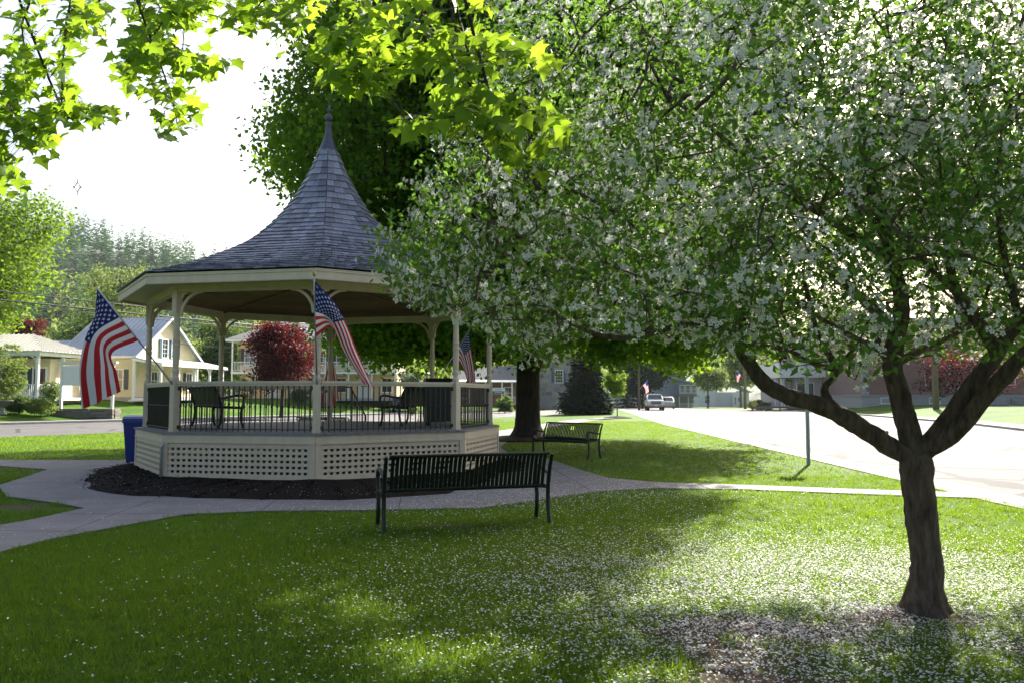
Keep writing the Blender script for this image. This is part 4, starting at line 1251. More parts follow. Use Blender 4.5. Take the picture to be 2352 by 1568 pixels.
# ---------------------------------------------------------------- generic broadleaf tree
def broadleaf(name, label, category, base, H, r_trunk, crown, leafm, nclu, per, lsize, spread, tmpl=LEAF4, bark='bark', fork_at=.25, group=None, stems=1, test=None, flare=True, up=.4, kk=None, extra=None):
    """crown: list of (centre offset, radii, weight) lobes"""
    base = np.array(base, float)
    root = thing(name, base, label, category, group)
    sk = Skel()
    cz = max(cc[2] + rr[2] * .4 for cc, rr, w in crown)
    for s in range(stems):
        off = np.array([0, 0, 0]) if stems == 1 else np.array([math.cos(s * 2.4), math.sin(s * 2.4), 0]) * r_trunk * 1.4
        ln = rng.normal(0, .04, 2) * H if stems == 1 else off[:2] * 5
        hs = np.linspace(0, 1, 9)
        pts = [base + off + np.array([ln[0] * h * h, ln[1] * h * h, -.1 + h * (cz + .1)]) for h in hs]
        sk.limb(pts, [r_trunk / stems ** .5 * (1 - .8 * h) for h in hs])
    ws = np.array([w for *_, w in crown], float); ws /= ws.sum()
    n0 = nclu * 8; pick = rng.choice(len(crown), n0, p=ws)
    CC = np.array([cc for cc, rr, w in crown], float)[pick]; RR = np.array([rr for cc, rr, w in crown], float)[pick]
    T = base + CC + rdir(n0) * RR * rng.random((n0, 1)) ** .38
    T = T[T[:, 2] > base[2] + .15]
    if test is not None: T = T[test(T)]
    T = T[:nclu]
    if extra is not None: T = np.concatenate([T, extra])
    sk.grow(T, step=H / 18, wob=.09, bias=.8, rmin=max(.004, r_trunk * .02), k=kk or r_trunk / (nclu ** .55) * .8)
    mb = MB(); sk.mesh(mb, 9, base)
    if flare: trunk_flare(mb, (0, 0, 0), r_trunk * .97, r_trunk * 1.6, 5, 1.0, 22, nclu)
    soften(mb.build('trunk', M[bark], root), 60)
    # leaves gather in flat sprays round each cluster
    n = len(T) * per
    C = np.repeat(T, per, 0)
    P = C + rng.normal(0, 1, (n, 3)) * np.array([spread, spread, spread * .55])
    Nn = rdir(len(P)) * .9 + np.array([0, 0, up]) + (P - (base + np.array([0, 0, cz * .7]))) / H * .8
    var = np.clip(np.repeat(rng.random(len(T)), per) * .5 + rng.random(n) * .5, 0, .99)
    o = cloud('crown', tmpl, P, frames(Nn), rng.uniform(.7, 1.25, len(P)) * lsize, M[leafm], root, base, var)
    o['kind'] = 'stuff'
    return root

# big maple behind the bandstand
mbase = np.array(gp(1212, 1008))
def maple_test(x):
    u, v = proj(x)
    lo = np.interp(u, [560, 600, 640, 700, 760, 800, 900, 1000, 1180, 1280, 1400, 1500, 1600, 1700, 1760], [380, 400, 470, 520, 840, 850, 850, 845, 850, 825, 820, 830, 820, 800, 760])
    le = np.interp(v, [-600, -200, 0, 100, 200, 350, 470, 900], [980, 800, 745, 700, 665, 610, 640, 640])
    lo = lo + 16 * np.sin(u / 27) + 12 * np.sin(u / 11 + x[:, 1]) - 12
    w = x - np.array([6.6, 26.6, 3.4]); t = w @ SD; away = np.linalg.norm(w - t[:, None] * SD, axis=1)      # a bay that lets the sun reach the low right boughs
    gy = x[:, 1] - SD[1] * x[:, 2] / SD[2]                                # nothing so high that it shades the near boughs
    return ~((t > 2.8) & (away < 2.7)) & (gy > 2.3) & (v < lo) & (u > le + 6) & (u < 1790) & ~sun_gaps(x, .8)
# the dense upper crown, seen from the sun: it keeps the near lawn in shade
g = np.c_[rng.uniform(-6.5, 2.5, 40000), rng.uniform(3.2, 12.5, 40000), np.zeros(40000)]; g = g[(g[:, 0] < np.interp(g[:, 1], [3, 7, 9, 12.5], [-.2, .4, 1.2, 3.6]))]
z_ = rng.uniform(9, 21.5, (len(g), 1)); x = g + SD * (z_ / SD[2]); q = (x - mbase - np.array([0, 0, 12.5])) / np.array([10.8, 10.3, 10.0])
x = x[(q ** 2).sum(1) < 1]; shade = x[maple_test(x)][:1100]
broadleaf('maple_tree', 'huge dark green maple with a thick black trunk behind the bandstand', 'tree', mbase, 23, .47,
          [((0, 0, 12), (10.5, 10, 9), 6), ((4, -1, 5), (6.5, 6, 2.8), 1.5), ((-2, 1, 5.5), (5.5, 6, 3), 1.5), ((6.3, -2.5, 3.0), (4.2, 4.5, 1.2), .9), ((-3.5, -1, 4.6), (5, 5, 2.2), 1.0), ((5.5, 5, 18.5), (6.5, 5, 4.8), 1.8), ((3, 0, 17), (8, 8, 6), 2), ((-4, -2, 11), (6, 6, 5), 1.5)],
          'maple_leaf', 3100, 130, .152, .46, LEAF5, 'bark', test=maple_test, kk=.012, extra=shade)
# two heavy lower limbs that show against the light
# ---------------------------------------------------------------- maple overhead: its boughs hang in from the top left
ob = np.array([-4.6, -2.2, 0.])
over = thing('overhanging_maple', ob, 'sunlit maple boughs hanging into the picture from the top left', 'tree')
sk = Skel()
sk.limb([ob + [0, 0, -.05], ob + [.05, .05, 1.5], ob + [.2, .3, 3.2], ob + [.5, .8, 4.6]], [.34, .29, .26, .22])
hub = sk.limb([ob + [1.3, 2.0, 5.0], ob + [2.3, 3.8, 4.9], ob + [3.3, 5.2, 4.6]], [.13, .09, .07], 3)
def bough(pts, Y0, Y1, r0=.010, r1=.003):
    Ys = np.linspace(Y0, Y1, len(pts)); W = [c(u, v, y) for (u, v), y in zip(pts, Ys)]
    start = W[0] + np.array([-.25, -.2, .9])
    return sk.branch([start, start, *W], r0, r1, 5)
BOUGHS = [([(930, -60), (975, 40), (1035, 120), (1085, 205), (1130, 270), (1185, 335)], 3.3, 3.1, 75, 95), ([(985, 55), (1080, 85), (1160, 95), (1225, 130)], 3.3, 3.3, 48, 60), ([(1090, 210), (1190, 240), (1275, 285)], 3.2, 3.1, 40, 62),
          ([(1095, 215), (1020, 270), (930, 275)], 3.2, 3.3, 32, 48), ([(975, 90), (900, 150), (820, 185), (780, 160)], 3.4, 3.5, 40, 55), ([(800, -60), (815, 20), (780, 90), (745, 130)], 3.5, 3.5, 42, 60), ([(880, -60), (870, 40), (850, 110), (870, 180)], 3.4, 3.4, 44, 60),
          ([(700, -60), (690, 10), (670, 60)], 3.8, 3.8, 34, 58), ([(620, -60), (600, 5), (560, 40)], 4.0, 4.0, 36, 58), ([(500, -60), (470, 10), (400, 40)], 4.2, 4.2, 40, 58),
          ([(300, -60), (335, 60), (365, 140), (395, 230), (410, 300)], 4.0, 4.1, 75, 62), ([(350, 100), (420, 125), (500, 150)], 4.0, 4.1, 48, 50), ([(420, -60), (380, 40), (330, 110), (290, 170)], 4.3, 4.2, 55, 60),
          ([(150, -60), (150, 60), (142, 160), (138, 245), (95, 290)], 4.4, 4.3, 60, 62), ([(140, 245), (200, 250), (255, 255)], 4.3, 4.3, 24, 38), ([(60, -60), (50, 60), (60, 150), (40, 210)], 4.3, 4.2, 66, 66), ([(-40, 120), (10, 230), (60, 290), (90, 330)], 4.2, 4.2, 52, 56),
          ([(-60, 250), (-10, 330), (20, 380), (45, 430)], 4.0, 4.0, 26, 36), ([(230, -60), (210, 20), (190, 70)], 4.5, 4.5, 34, 56), ([(1000, -70), (1060, -20), (1120, 10)], 3.4, 3.4, 18, 46), ([(1130, 240), (1150, 320), (1185, 350)], 3.1, 3.05, 12, 30)]
LP, LN_, LS = [], [], []
for pts, Y0, Y1, n, sp_ in BOUGHS:
    bough(pts, Y0, Y1)
    q = catmull(np.array(pts, float), np.arange(len(pts)), rng.uniform(.25, len(pts) - 1, int(n * 2.4)))
    for (u, v) in q:
        f = rng.random(); Y = Y0 + (Y1 - Y0) * f + rng.normal(0, .16)
        x = c(u + rng.normal(0, sp_ * .42), v + abs(rng.normal(0, sp_ * .45)) - sp_ * .25, Y)
        LP.append(x); LS.append(rng.uniform(.046, .086))
        # blades hang with their tips down
        LN_.append(np.array([rng.normal(0, .55), -.55 + rng.normal(0, .5), .55 + rng.normal(0, .35)]))
LP, LN_, LS = np.array(LP), np.array(LN_), np.array(LS)
# orient: the tip (local y) points down and outwards
N = LN_ / np.linalg.norm(LN_, axis=1, keepdims=True)
D = np.c_[rng.normal(0, .55, (len(N), 2)), -np.ones(len(N))]; D = D - N * (D * N).sum(1, keepdims=True); D /= np.linalg.norm(D, axis=1, keepdims=True)
FR = np.stack([np.cross(D, N), D, N], 2)
# petioles tie each leaf to the nearest bough
pos = np.array(sk.p)
mbp = MB()
for x, d_, s_ in zip(LP, D, LS):
    i = int(np.argmin(np.linalg.norm(pos[7:] - x, axis=1))) + 7
    a = Vector(pos[i] - ob); b2 = Vector(x - ob)
    if (a - b2).length > .26: continue
    m_ = (a + b2) / 2 + Vector((0, 0, .02))
    mbp.tube([a, m_, b2], [.0016, .0011, .0008], 3, cap=False)
mb = MB(); sk.mesh(mb, 8, ob); trunk_flare(mb, (0, 0, 0), .33, .6, 6, .9, 22, 8)
soften(mb.build('trunk', M['bark'], over), 60)
o = mbp.build('twigs', M['bark_grey'], over); o['kind'] = 'stuff'
lm = [np_mesh('leaf', np.array(t[0]), np.array(t[1]), M['front_leaf']) for t in (maple_leaf(.10), maple_leaf(.28), maple_leaf(-.10))]
order = np.argsort(-LS)
for w, i in enumerate(order[:300]):
    o = bpy.data.objects.new('leaf', lm[w % 3]); scene.collection.objects.link(o); o.parent = over
    o.matrix_local = Matrix.LocRotScale(Vector(LP[i] - ob), Matrix(FR[i].tolist()).to_quaternion(), Vector((LS[i],) * 3))
r_ = order[300:]
o = cloud('crown', MAPLE, LP[r_], FR[r_], LS[r_], M['front_leaf'], over, ob, rng.random(len(r_))); o['kind'] = 'stuff'

# ---------------------------------------------------------------- trees across the streets
def ground_at(u, Y): 
    x = (u - 1176) / FD * Y
    return np.array([x, Y, float(hgt(x, Y))])
def br(name, label, u, Y, top_v, half_u, low_v, leafm, nclu, per, lsize, bark='bark', r=None, tmpl=LEAF4, category='tree', group=None, stems=1, shape=1.0, depth=1.0, flare=True):
    b = ground_at(u, Y); H = pt(u, top_v, Y).z - b[2]; z0 = max(.1, pt(u, low_v, Y).z - b[2]); w = half_u / FD * Y
    cz = (H + z0) / 2; rz_ = (H - z0) / 2
    crown = [((0, 0, cz), (w * .72, w * .72 * depth, rz_ * .8), 3)]          # a core and uneven lobes round it
    for k in range(9):
        q = rdir(1)[0] * np.array([1, depth, 1]); f = rng.uniform(.30, .50)
        crown.append(((q[0] * w * (1 - f), q[1] * w * (1 - f), cz + q[2] * rz_ * (1 - f)), (w * f, w * f, rz_ * f), 1.0 * rng.uniform(.5, 1.2)))
    return broadleaf(name, label, category, b, H, r or max(.04, H * .022), crown, leafm, nclu, per, lsize, max(.08, min(w, rz_) * .14), tmpl, bark, group=group, stems=stems, flare=flare)
br('maple_tree', 'bright yellow-green maple at the left edge above the white porch', -10, 62, 400, 165, 770, 'left_leaf', 520, 42, .24, tmpl=LOBED)
br('copper_maple', 'small dark red tree rising behind the white porch roof', 68, 78, 722, 42, 800, 'red_leaf', 90, 40, .16)
br('copper_maple', 'round crimson maple seen between the bandstand posts', 648, 62, 732, 86, 905, 'red_leaf', 330, 46, .16, tmpl=LOBED)
br('copper_maple', 'dark purple-red maple in front of the brick building at right', 2230, 77, 800, 130, 935, 'red_leaf', 260, 40, .16, tmpl=LOBED)
br('garden_tree', 'dark leafy tree behind the gable of the yellow house', 505, 95, 720, 75, 900, 'dark_leaf', 240, 40, .30)
br('garden_tree', 'leafy tree behind the yellow house and left of its roof', 215, 110, 680, 95, 860, 'dark_leaf', 240, 40, .34)
br('garden_tree', 'pale green tree below the hill, left of the bandstand roof', 285, 140, 600, 85, 860, 'pale_leaf', 260, 40, .40)
br('garden_tree', 'bright tree showing between hill and bandstand eave', 225, 170, 580, 60, 840, 'pale_leaf', 200, 40, .42)
br('garden_tree', 'leafy tree between the yellow houses, behind the left rear post', 585, 120, 715, 70, 900, 'dark_leaf', 220, 40, .36)
br('garden_tree', 'broad green tree rising over the balcony house', 770, 125, 690, 120, 890, 'dark_leaf', 300, 40, .38)
br('young_tree', 'slim young lime-green tree in a mulch ring on the lawn', 1417, 60.5, 832, 31, 918, 'left_leaf', 95, 34, .15, r=.045, bark='bark_grey')
br('shrub_tree', 'golden-leaved small tree at the foot of the outside stairs', 945, 84, 835, 26, 905, 'pale_leaf', 70, 34, .2, bark='bark_grey')
br('street_tree', 'round pale street tree in front of the white house', 1625, 128, 835, 48, 905, 'pale_leaf', 170, 40, .30)
br('street_tree', 'tall hazy tree behind the utility pole on the right', 1700, 150, 790, 55, 905, 'pale_leaf', 150, 40, .42, bark='bark_grey')
br('street_tree', 'bare-stemmed tall tree left of the pale shopfront', 1765, 105, 740, 45, 820, 'pale_leaf', 110, 36, .32, bark='bark_grey', stems=3)
br('street_tree', 'dusty green tree right of the white house', 1795, 165, 800, 60, 905, 'pale_leaf', 140, 40, .42, bark='bark_grey')
br('street_tree', 'leafy tree behind the shopfront roof', 1905, 110, 700, 80, 830, 'pale_leaf', 180, 40, .36)
br('dark_tree', 'dark shady conifer-like tree left of the grey house', 1475, 118, 800, 66, 915, 'spruce', 260, 44, .34)
br('street_tree', 'blue-green distant tree above the grey house roof', 1560, 190, 800, 70, 890, 'dark_leaf', 170, 40, .5)
# ---------------------------------------------------------------- shrubs
def shrub(label, u, Y, top_v, half_u, leafm, n, lsize, per=34, group='shrubs'):
    b = ground_at(u, Y); H = pt(u, top_v, Y).z - b[2]; w = half_u / FD * Y
    return broadleaf('shrub', label, 'shrub', b, max(H, .5), .03, [((0, 0, H * .55), (w, w, H * .5), 4), ((w * .4, -.1, H * .4), (w * .6, w * .6, H * .4), 1), ((-w * .4, .1, H * .45), (w * .6, w * .6, H * .4), 1)], leafm, n, per, lsize, max(.06, w * .12), bark='bark_grey', group=group, stems=3, flare=False)
shrub('large pale shrub at the left edge before the white porch', 18, 53, 792, 44, 'pale_leaf', 150, .13)
shrub('clipped dark green shrub beside the porch rail', 118, 58, 877, 26, 'bush', 110, .10)
shrub('low brown-green hedge at the left edge', 48, 52.5, 905, 32, 'dark_leaf', 100, .11)
shrub('low yellow-green flower bushes left of the stone planter', 98, 52.5, 914, 32, 'pale_leaf', 90, .11)
shrub('dwarf red-leaved shrub growing left of the signboard', 142, 62, 830, 12, 'red_leaf', 30, .12)
shrub('round bluish bush on the verge left of the thick trunk', 1160, 80, 908, 20, 'bush', 90, .16)
shrub('dark clipped hedge in front of the balcony house', 690, 78, 890, 22, 'dark_leaf', 90, .15)
shrub('small flowering bush beyond the right bench on the deck', 948, 70, 922, 13, 'pale_leaf', 40, .14)
shrub('dark bush behind the yellow diamond sign', 1745, 100, 918, 26, 'dark_leaf', 60, .2)
shrub('brownish shrub before the balcony house, left side', 565, 80, 862, 26, 'pale_leaf', 60, .14)
# ---------------------------------------------------------------- conifers
def conifer(name, label, base, H, W, leafm='spruce', tiers=26, per=26, group=None, needle=.16, droop=.25):
    base = np.array(base, float); root = thing(name, base, label, 'tree', group)
    mb = MB(); mb.tube([(0, 0, -.1), (0, 0, H * .5), (0, 0, H * .98)], [H * .022, H * .014, H * .003], 8)
    P, N, D = [], [], []
    for k in range(tiers):
        f = k / (tiers - 1); z = H * (.03 + .95 * f); R_ = W * (1 - f) ** .6 * rng.uniform(.9, 1.05) + .05
        nb = max(5, int(15 * (1 - f) + 4))
        for j in range(nb):
            a = 2 * math.pi * (j + rng.random() * .8) / nb; Lb = R_ * rng.uniform(.75, 1.08); d_ = np.array([math.cos(a), math.sin(a), 0])
            tip = d_ * Lb + np.array([0, 0, z - droop * Lb + .12 * Lb])
            mb.tube([(0, 0, z), tuple(d_ * Lb * .6 + np.array([0, 0, z - droop * Lb * .55])), tuple(tip)], [.012 + .004 * Lb, .01, .004], 3, cap=False)
            m = int(per * (.3 + .7 * Lb / W))
            t = rng.random(m) ** .7
            sp_ = (.05 + .16 * (1 - t)) * Lb
            q = d_ * (Lb * t)[:, None] + np.c_[-d_[1] * rng.normal(0, 1, m) * sp_, d_[0] * rng.normal(0, 1, m) * sp_, z - droop * Lb * t + .12 * Lb * t * t + rng.normal(0, .03, m)]
            P.append(q); N.append(np.c_[rng.normal(0, .4, (m, 2)), np.ones(m)]); D.append(np.repeat(d_[None] + [0, 0, -.25], m, 0) + rng.normal(0, .5, (m, 3)))
    P, N, D = np.concatenate(P), np.concatenate(N), np.concatenate(D)
    N /= np.linalg.norm(N, axis=1, keepdims=True); D -= N * (D * N).sum(1, keepdims=True); D /= np.linalg.norm(D, axis=1, keepdims=True)
    spray = ([(-.16, 0, 0), (.16, 0, 0), (.22, .5, -.05), (0, 1, -.1), (-.22, .5, -.05)], [(0, 1, 2, 3, 4)])
    mb.build('trunk', M['bark'], root)
    o = cloud('crown', spray, P, np.stack([np.cross(D, N), D, N], 2), rng.uniform(.7, 1.3, len(P)) * needle * W * .7, M[leafm], root, (0, 0, 0), rng.random(len(P))); o['kind'] = 'stuff'
    return root
conifer('spruce_tree', 'dense black-green spruce on the lawn between two roads', gp(1345, 951), 6.6, 2.55, tiers=30, per=46, needle=.2)
conifer('spruce_tree', 'tall dark spruce standing behind the truck pole', ground_at(1440, 128), 13, 3.6, tiers=22, per=20)
# mulch mound of the young tree
yb = ground_at(1417, 60.5)
mb = MB(); mb.lathe([(1.1, .005), (.95, .05), (.5, .13), (.1, .16)], 24, tuple(yb)); o = mb.build('mulch_mound', M['mulch'], smooth=True); tag(o, kind='structure')

mb = MB(); mb.lathe([(1.95, .004), (1.8, .05), (1.2, .12), (.5, .16)], 30, (mbase[0] + .1, mbase[1] - .1, 0)); mb.v = [(x + random.uniform(-.08, .08), y + random.uniform(-.08, .08), z) for x, y, z in mb.v]
tag(mb.build('mulch_mound', M['mulch'], smooth=True), kind='structure')
# ---------------------------------------------------------------- wooded hill behind the left houses
def hill_z(X, Y):
    prof_x = np.array([-1500, -760, -560, -400, -313, -257, -199, -150, -60, 100, 400]); prof_z = np.array([110, 150, 140, 120, 107, 94, 80, 63, 40, 25, 20])
    zt = np.interp(X * 560 / np.maximum(Y, 200), prof_x, prof_z)
    return -2 + zt * sm(Y, 190, 560) - 40 * sm(Y, 640, 1200)
hx = np.linspace(-900, 500, 60); hy = np.linspace(185, 1100, 40); HX, HY = np.meshgrid(hx, hy); HZ = hill_z(HX, HY)
ii = np.arange(60 * 40).reshape(40, 60); F = np.stack([ii[:-1, :-1], ii[:-1, 1:], ii[1:, 1:], ii[1:, :-1]], 2).reshape(-1, 4)
M['hill'] = mat('wooded_hill', (.012, .028, .012), (.028, .05, .018), .95, .05)
tag(put('hills', np_mesh('hills', np.stack([HX, HY, HZ], 2).reshape(-1, 3), F, M['hill'], smooth=True)), kind='structure')
def forest(label, n, y0, y1, x0, x1, conif, leafm, hmin, hmax):
    Y = rng.uniform(y0, y1, n); X = rng.uniform(x0, x1, n) * Y / 560; Z = hill_z(X, Y)
    Vs, Fs, vr, o = [], [], [], 0
    for x, y, z in zip(X, Y, Z):
        H = rng.uniform(hmin, hmax); tv = rng.random()
        if conif:
            W = H * rng.uniform(.20, .30); m = 120
            f = rng.random(m) ** .8; a = rng.uniform(0, 6.283, m); R_ = W * (1 - f) ** .7 * rng.uniform(.35, 1.1, m) * (.75 + .35 * np.sin(f * 40 + tv * 9)) + .15
            for f_, a_, r_ in zip(f, a, R_):
                zz = z + H * (.06 + .94 * f_); d1 = np.array([math.cos(a_), math.sin(a_), -.25]); d2 = np.array([-math.sin(a_), math.cos(a_), rng.uniform(-.2, .2)]); s_ = H * rng.uniform(.03, .06) * (1.25 - f_)
                p_ = np.array([x, y, zz]) + d1 * r_
                Vs += [tuple(p_ + d1 * s_ * 1.3), tuple(p_ + d2 * s_ - d1 * s_), tuple(p_ - d2 * s_ - d1 * s_ * .8)]; Fs.append((o, o + 1, o + 2)); vr.append(tv * .6 + rng.random() * .35); o += 3
        else:
            W = H * rng.uniform(.38, .55)
            m = 150
            d_ = rdir(m); pp = np.array([x, y, z + H * .58]) + d_ * np.array([W, W, H * .45]) * (rng.random((m, 1)) ** .3); s_ = H * .07
            for p_, dd in zip(pp, d_):
                a_ = rdir(3) * s_ * rng.uniform(.7, 1.6)
                Vs += [tuple(p_ + a_[0]), tuple(p_ + a_[1]), tuple(p_ + a_[2])]; Fs.append((o, o + 1, o + 2)); vr.append(tv * .6 + rng.random() * .35); o += 3
    ob_ = put('forest', np_mesh('forest', np.array(Vs), np.array(Fs), M[leafm], np.array(vr)))
    return tag(ob_, label, 'forest', kind='stuff')
forest('hazy blue-green pine wood on the hill at left', 1700, 280, 640, -620, -60, True, 'pine', 12, 25)
forest('light spring-green broadleaf wood low on the hill', 360, 200, 350, -600, 60, False, 'pale_leaf', 11, 17)
forest('distant hazy woods beyond the houses on the right', 170, 240, 520, 40, 420, False, 'dark_leaf', 14, 22)
# ================================================================== buildings across the streets
def clap(name, c1, c2, pitch=.115):
    m = mat(name, c1, c2, .6, 1.2)
    nt = m.node_tree; b = nt.nodes['Principled BSDF']
    tc = nd(nt, 'ShaderNodeTexCoord'); sp = nd(nt, 'ShaderNodeSeparateXYZ'); nt.links.new(tc.outputs['Object'], sp.inputs[0])
    dv = nd(nt, 'ShaderNodeMath', operation='DIVIDE'); dv.inputs[1].default_value = pitch; nt.links.new(sp.outputs['Z'], dv.inputs[0])
    fr = nd(nt, 'ShaderNodeMath', operation='FRACT'); nt.links.new(dv.outputs[0], fr.inputs[0])
    bp = nd(nt, 'ShaderNodeBump', Strength=.9, Distance=.03, invert=True); nt.links.new(fr.outputs[0], bp.inputs['Height']); nt.links.new(bp.outputs['Normal'], b.inputs['Normal'])
    return m
def brickmat(name, c1, c2, mort):
    m = bpy.data.materials.new(name); m.use_nodes = True; nt = m.node_tree; b = nt.nodes['Principled BSDF']; b.inputs['Roughness'].default_value = .85
    tc = nd(nt, 'ShaderNodeTexCoord'); mp = nd(nt, 'ShaderNodeMapping'); mp.inputs['Rotation'].default_value = (math.pi / 2, 0, 0)
    bt = nd(nt, 'ShaderNodeTexBrick', Scale=4.0); bt.inputs['Color1'].default_value = rgb(c1); bt.inputs['Color2'].default_value = rgb(c2); bt.inputs['Mortar'].default_value = rgb(mort)
    nt.links.new(tc.outputs['Object'], mp.inputs['Vector']); nt.links.new(mp.outputs['Vector'], bt.inputs['Vector']); nt.links.new(bt.outputs['Color'], b.inputs['Base Color'])
    return m
M['yellow'] = clap('yellow_clapboard', (.70, .59, .36), (.64, .53, .32))
M['yellow_flat'] = mat('yellow_stucco', (.60, .46, .25), (.54, .42, .23), .7, 2)
M['greywall'] = clap('grey_clapboard', (.20, .23, .27), (.17, .20, .23))
M['whitewall'] = clap('white_clapboard', (.70, .70, .68), (.64, .64, .62))
M['brick'] = brickmat('red_brick', (.22, .085, .06), (.17, .065, .05), (.25, .2, .18))
M['metalroof'] = mat('standing_seam_roof', (.36, .39, .47), (.31, .34, .41), .42, 1.5, metal=.25)
M['tanroof'] = mat('tan_metal_roof', (.52, .50, .44), (.42, .41, .36), .5, 2)
M['greyroof'] = mat('asphalt_shingle_roof', (.16, .16, .165), (.11, .11, .115), .85, 12)
M['paleroof'] = mat('pale_roof', (.42, .42, .42), (.36, .36, .37), .6, 3)
M['greenroof'] = mat('pale_green_roof', (.42, .47, .40), (.36, .41, .35), .5, 3)
M['shut_blue'] = mat('blue_shutter', (.035, .10, .17), None, .5, 6)
M['shut_dark'] = mat('dark_shutter', (.03, .045, .05), None, .5, 6)
M['foundation'] = mat('foundation_stone', (.36, .35, .35), (.30, .29, .29), .85, 3, bump=.3)
M['mauve'] = mat('mauve_stucco', (.40, .35, .37), (.35, .31, .33), .8, 2)
M['door_red'] = mat('door_paint', (.16, .03, .03), None, .5, 5)
M['door_white'] = mat('door_white', (.70, .70, .70), None, .5, 5)
RIGHT = math.pi / 2     # a wall that faces +x

def window(parent, loc, rz, w, h, shutter=None, rows=2, cols=2, name='window'):
    mb = MB(); t = .09
    mb.box((0, -.02, h / 2 + t / 2), (w + 2 * t, .07, t)); mb.box((0, -.03, -h / 2 - t / 2), (w + 2 * t + .08, .10, t))
    for s in (-1, 1): mb.box((s * (w / 2 + t / 2), -.02, 0), (t, .066, h))
    f = mb.build(name, M['white'], parent, loc=loc, rot=(0, 0, rz))
    MB().box((0, .012, 0), (w - .004, .012, h - .004)).build('pane', M['glass'], f)
    mb = MB()
    for k in range(1, cols): mb.box((-w / 2 + w * k / cols, 0, 0), (.03, .02, h))
    for k in range(1, rows): mb.box((0, -.001, -h / 2 + h * k / rows), (w, .022, .045 if k * 2 == rows else .028))
    mb.build('muntin', M['white'], f)
    if shutter:
        for s in (-1, 1):
            mb = MB(); mb.box((s * (w / 2 + t + .03 + w * .22), -.02, 0), (w * .44, .035, h + .1)); 
            for k in range(8): mb.box((s * (w / 2 + t + .03 + w * .22), -.042, -h / 2 + h * (k + .5) / 8), (w * .34, .012, h / 14))
            mb.build('shutter', M[shutter], f)
    return f
def door(parent, loc, rz, w, h, m):
    mb = MB()
    mb.box((0, -.01, h + .05), (w + .22, .06, .1))
    for s in (-1, 1): mb.box((s * (w / 2 + .055), -.01, h / 2), (.11, .06, h))
    fr = mb.build('door', M['white'], parent, loc=loc, rot=(0, 0, rz))
    mb = MB(); mb.box((0, .0, h / 2), (w - .006, .04, h - .01)); mb.build('door_leaf', M[m], fr)
    MB().box((0, -.026, h * .72), (w * .6, .012, h * .36)).build('pane', M['glass'], fr)
    MB().tube([(w * .38, -.03, h * .46), (w * .38, -.07, h * .46)], .025, 8).build('handle', M['gold'], fr)
    return fr
def gable_box(mb, x0, x1, y0, y1, z0, ze, zr, axis='x', m=0):
    """walls with gables; the ridge runs along axis"""
    if axis == 'x':
        ym = (y0 + y1) / 2; mb.prism([(x0, y0, z0), (x0, y1, z0), (x0, y1, ze), (x0, ym, zr), (x0, y0, ze)], (x1 - x0, 0, 0), m)
    else:
        xm = (x0 + x1) / 2; mb.prism([(x0, y0, z0), (x1, y0, z0), (x1, y0, ze), (xm, y0, zr), (x0, y0, ze)], (0, y1 - y0, 0), m)
def gable_roof(parent, x0, x1, y0, y1, ze, zr, m, axis='x', ov=.35, ribs=0.0, trim=True):
    if axis == 'y':
        hold = put('roof', MB().box((0, 0, -50), (.001, .001, .001)).mesh(M[m]), parent); hold.data = bpy.data.meshes.new('roof')
    mb = MB(); A = (y0 + y1) / 2 if axis == 'x' else (x0 + x1) / 2
    lo, hi = (y0, y1) if axis == 'x' else (x0, x1); a, b = (x0 - ov, x1 + ov) if axis == 'x' else (y0 - ov, y1 + ov)
    sl = (zr - ze) / (A - lo); th = .10
    def P(l, q, z): return (l, q, z) if axis == 'x' else (q, l, z)
    for s, e in ((-1, lo), (1, hi)):
        q0 = e + s * ov; z0 = ze - sl * ov
        pr = [P(a, q0, z0), P(a, A, zr), P(a, A, zr + th), P(a, q0, z0 + th)]
        mb.prism(pr, (b - a, 0, 0) if axis == 'x' else (0, b - a, 0))
        if ribs:
            k = a + .1
            while k < b:
                mb.bar(P(k, q0, z0 + th + .012), P(k, A, zr + th + .012), .03, .035); k += ribs
    if axis == 'y': bpy.data.objects.remove(hold)
    r = mb.build('roof', M[m], parent)
    if trim:
        mt = MB()
        for s, e in ((-1, lo), (1, hi)):
            q0 = e + s * (ov + .012); z0 = ze - sl * ov
            mt.bar(P(a, q0, z0 + .02), P(b, q0, z0 + .02), .03, .18)
            for k in (a - .012, b + .012): mt.bar(P(k, q0, z0 - .02), P(k, A + s * .0, zr - .02), .03, .20)
        mt.build('trim', M['white'], r)
    return r
def post_row(parent, pts, z0, z1, w=.12, m='white'):
    for p in pts: MB().box((p[0], p[1], (z0 + z1) / 2), (w, w, z1 - z0)).build('porch_post', M[m], parent)
def balustrade(parent, a, b, z, h=.9, sp=.14, m='white'):
    a, b = Vector((*a, 0)), Vector((*b, 0)); mb = MB()
    mb.bar((a.x, a.y, z + h), (b.x, b.y, z + h), .07, .06); mb.bar((a.x, a.y, z + .1), (b.x, b.y, z + .1), .05, .05)
    n = max(2, int((b - a).length / sp))
    for k in range(n + 1):
        p = a.lerp(b, k / n); mb.box((p.x, p.y, z + .1 + (h - .1) / 2), (.035, .035, h - .1))
    return mb.build('balustrade', M[m], parent)

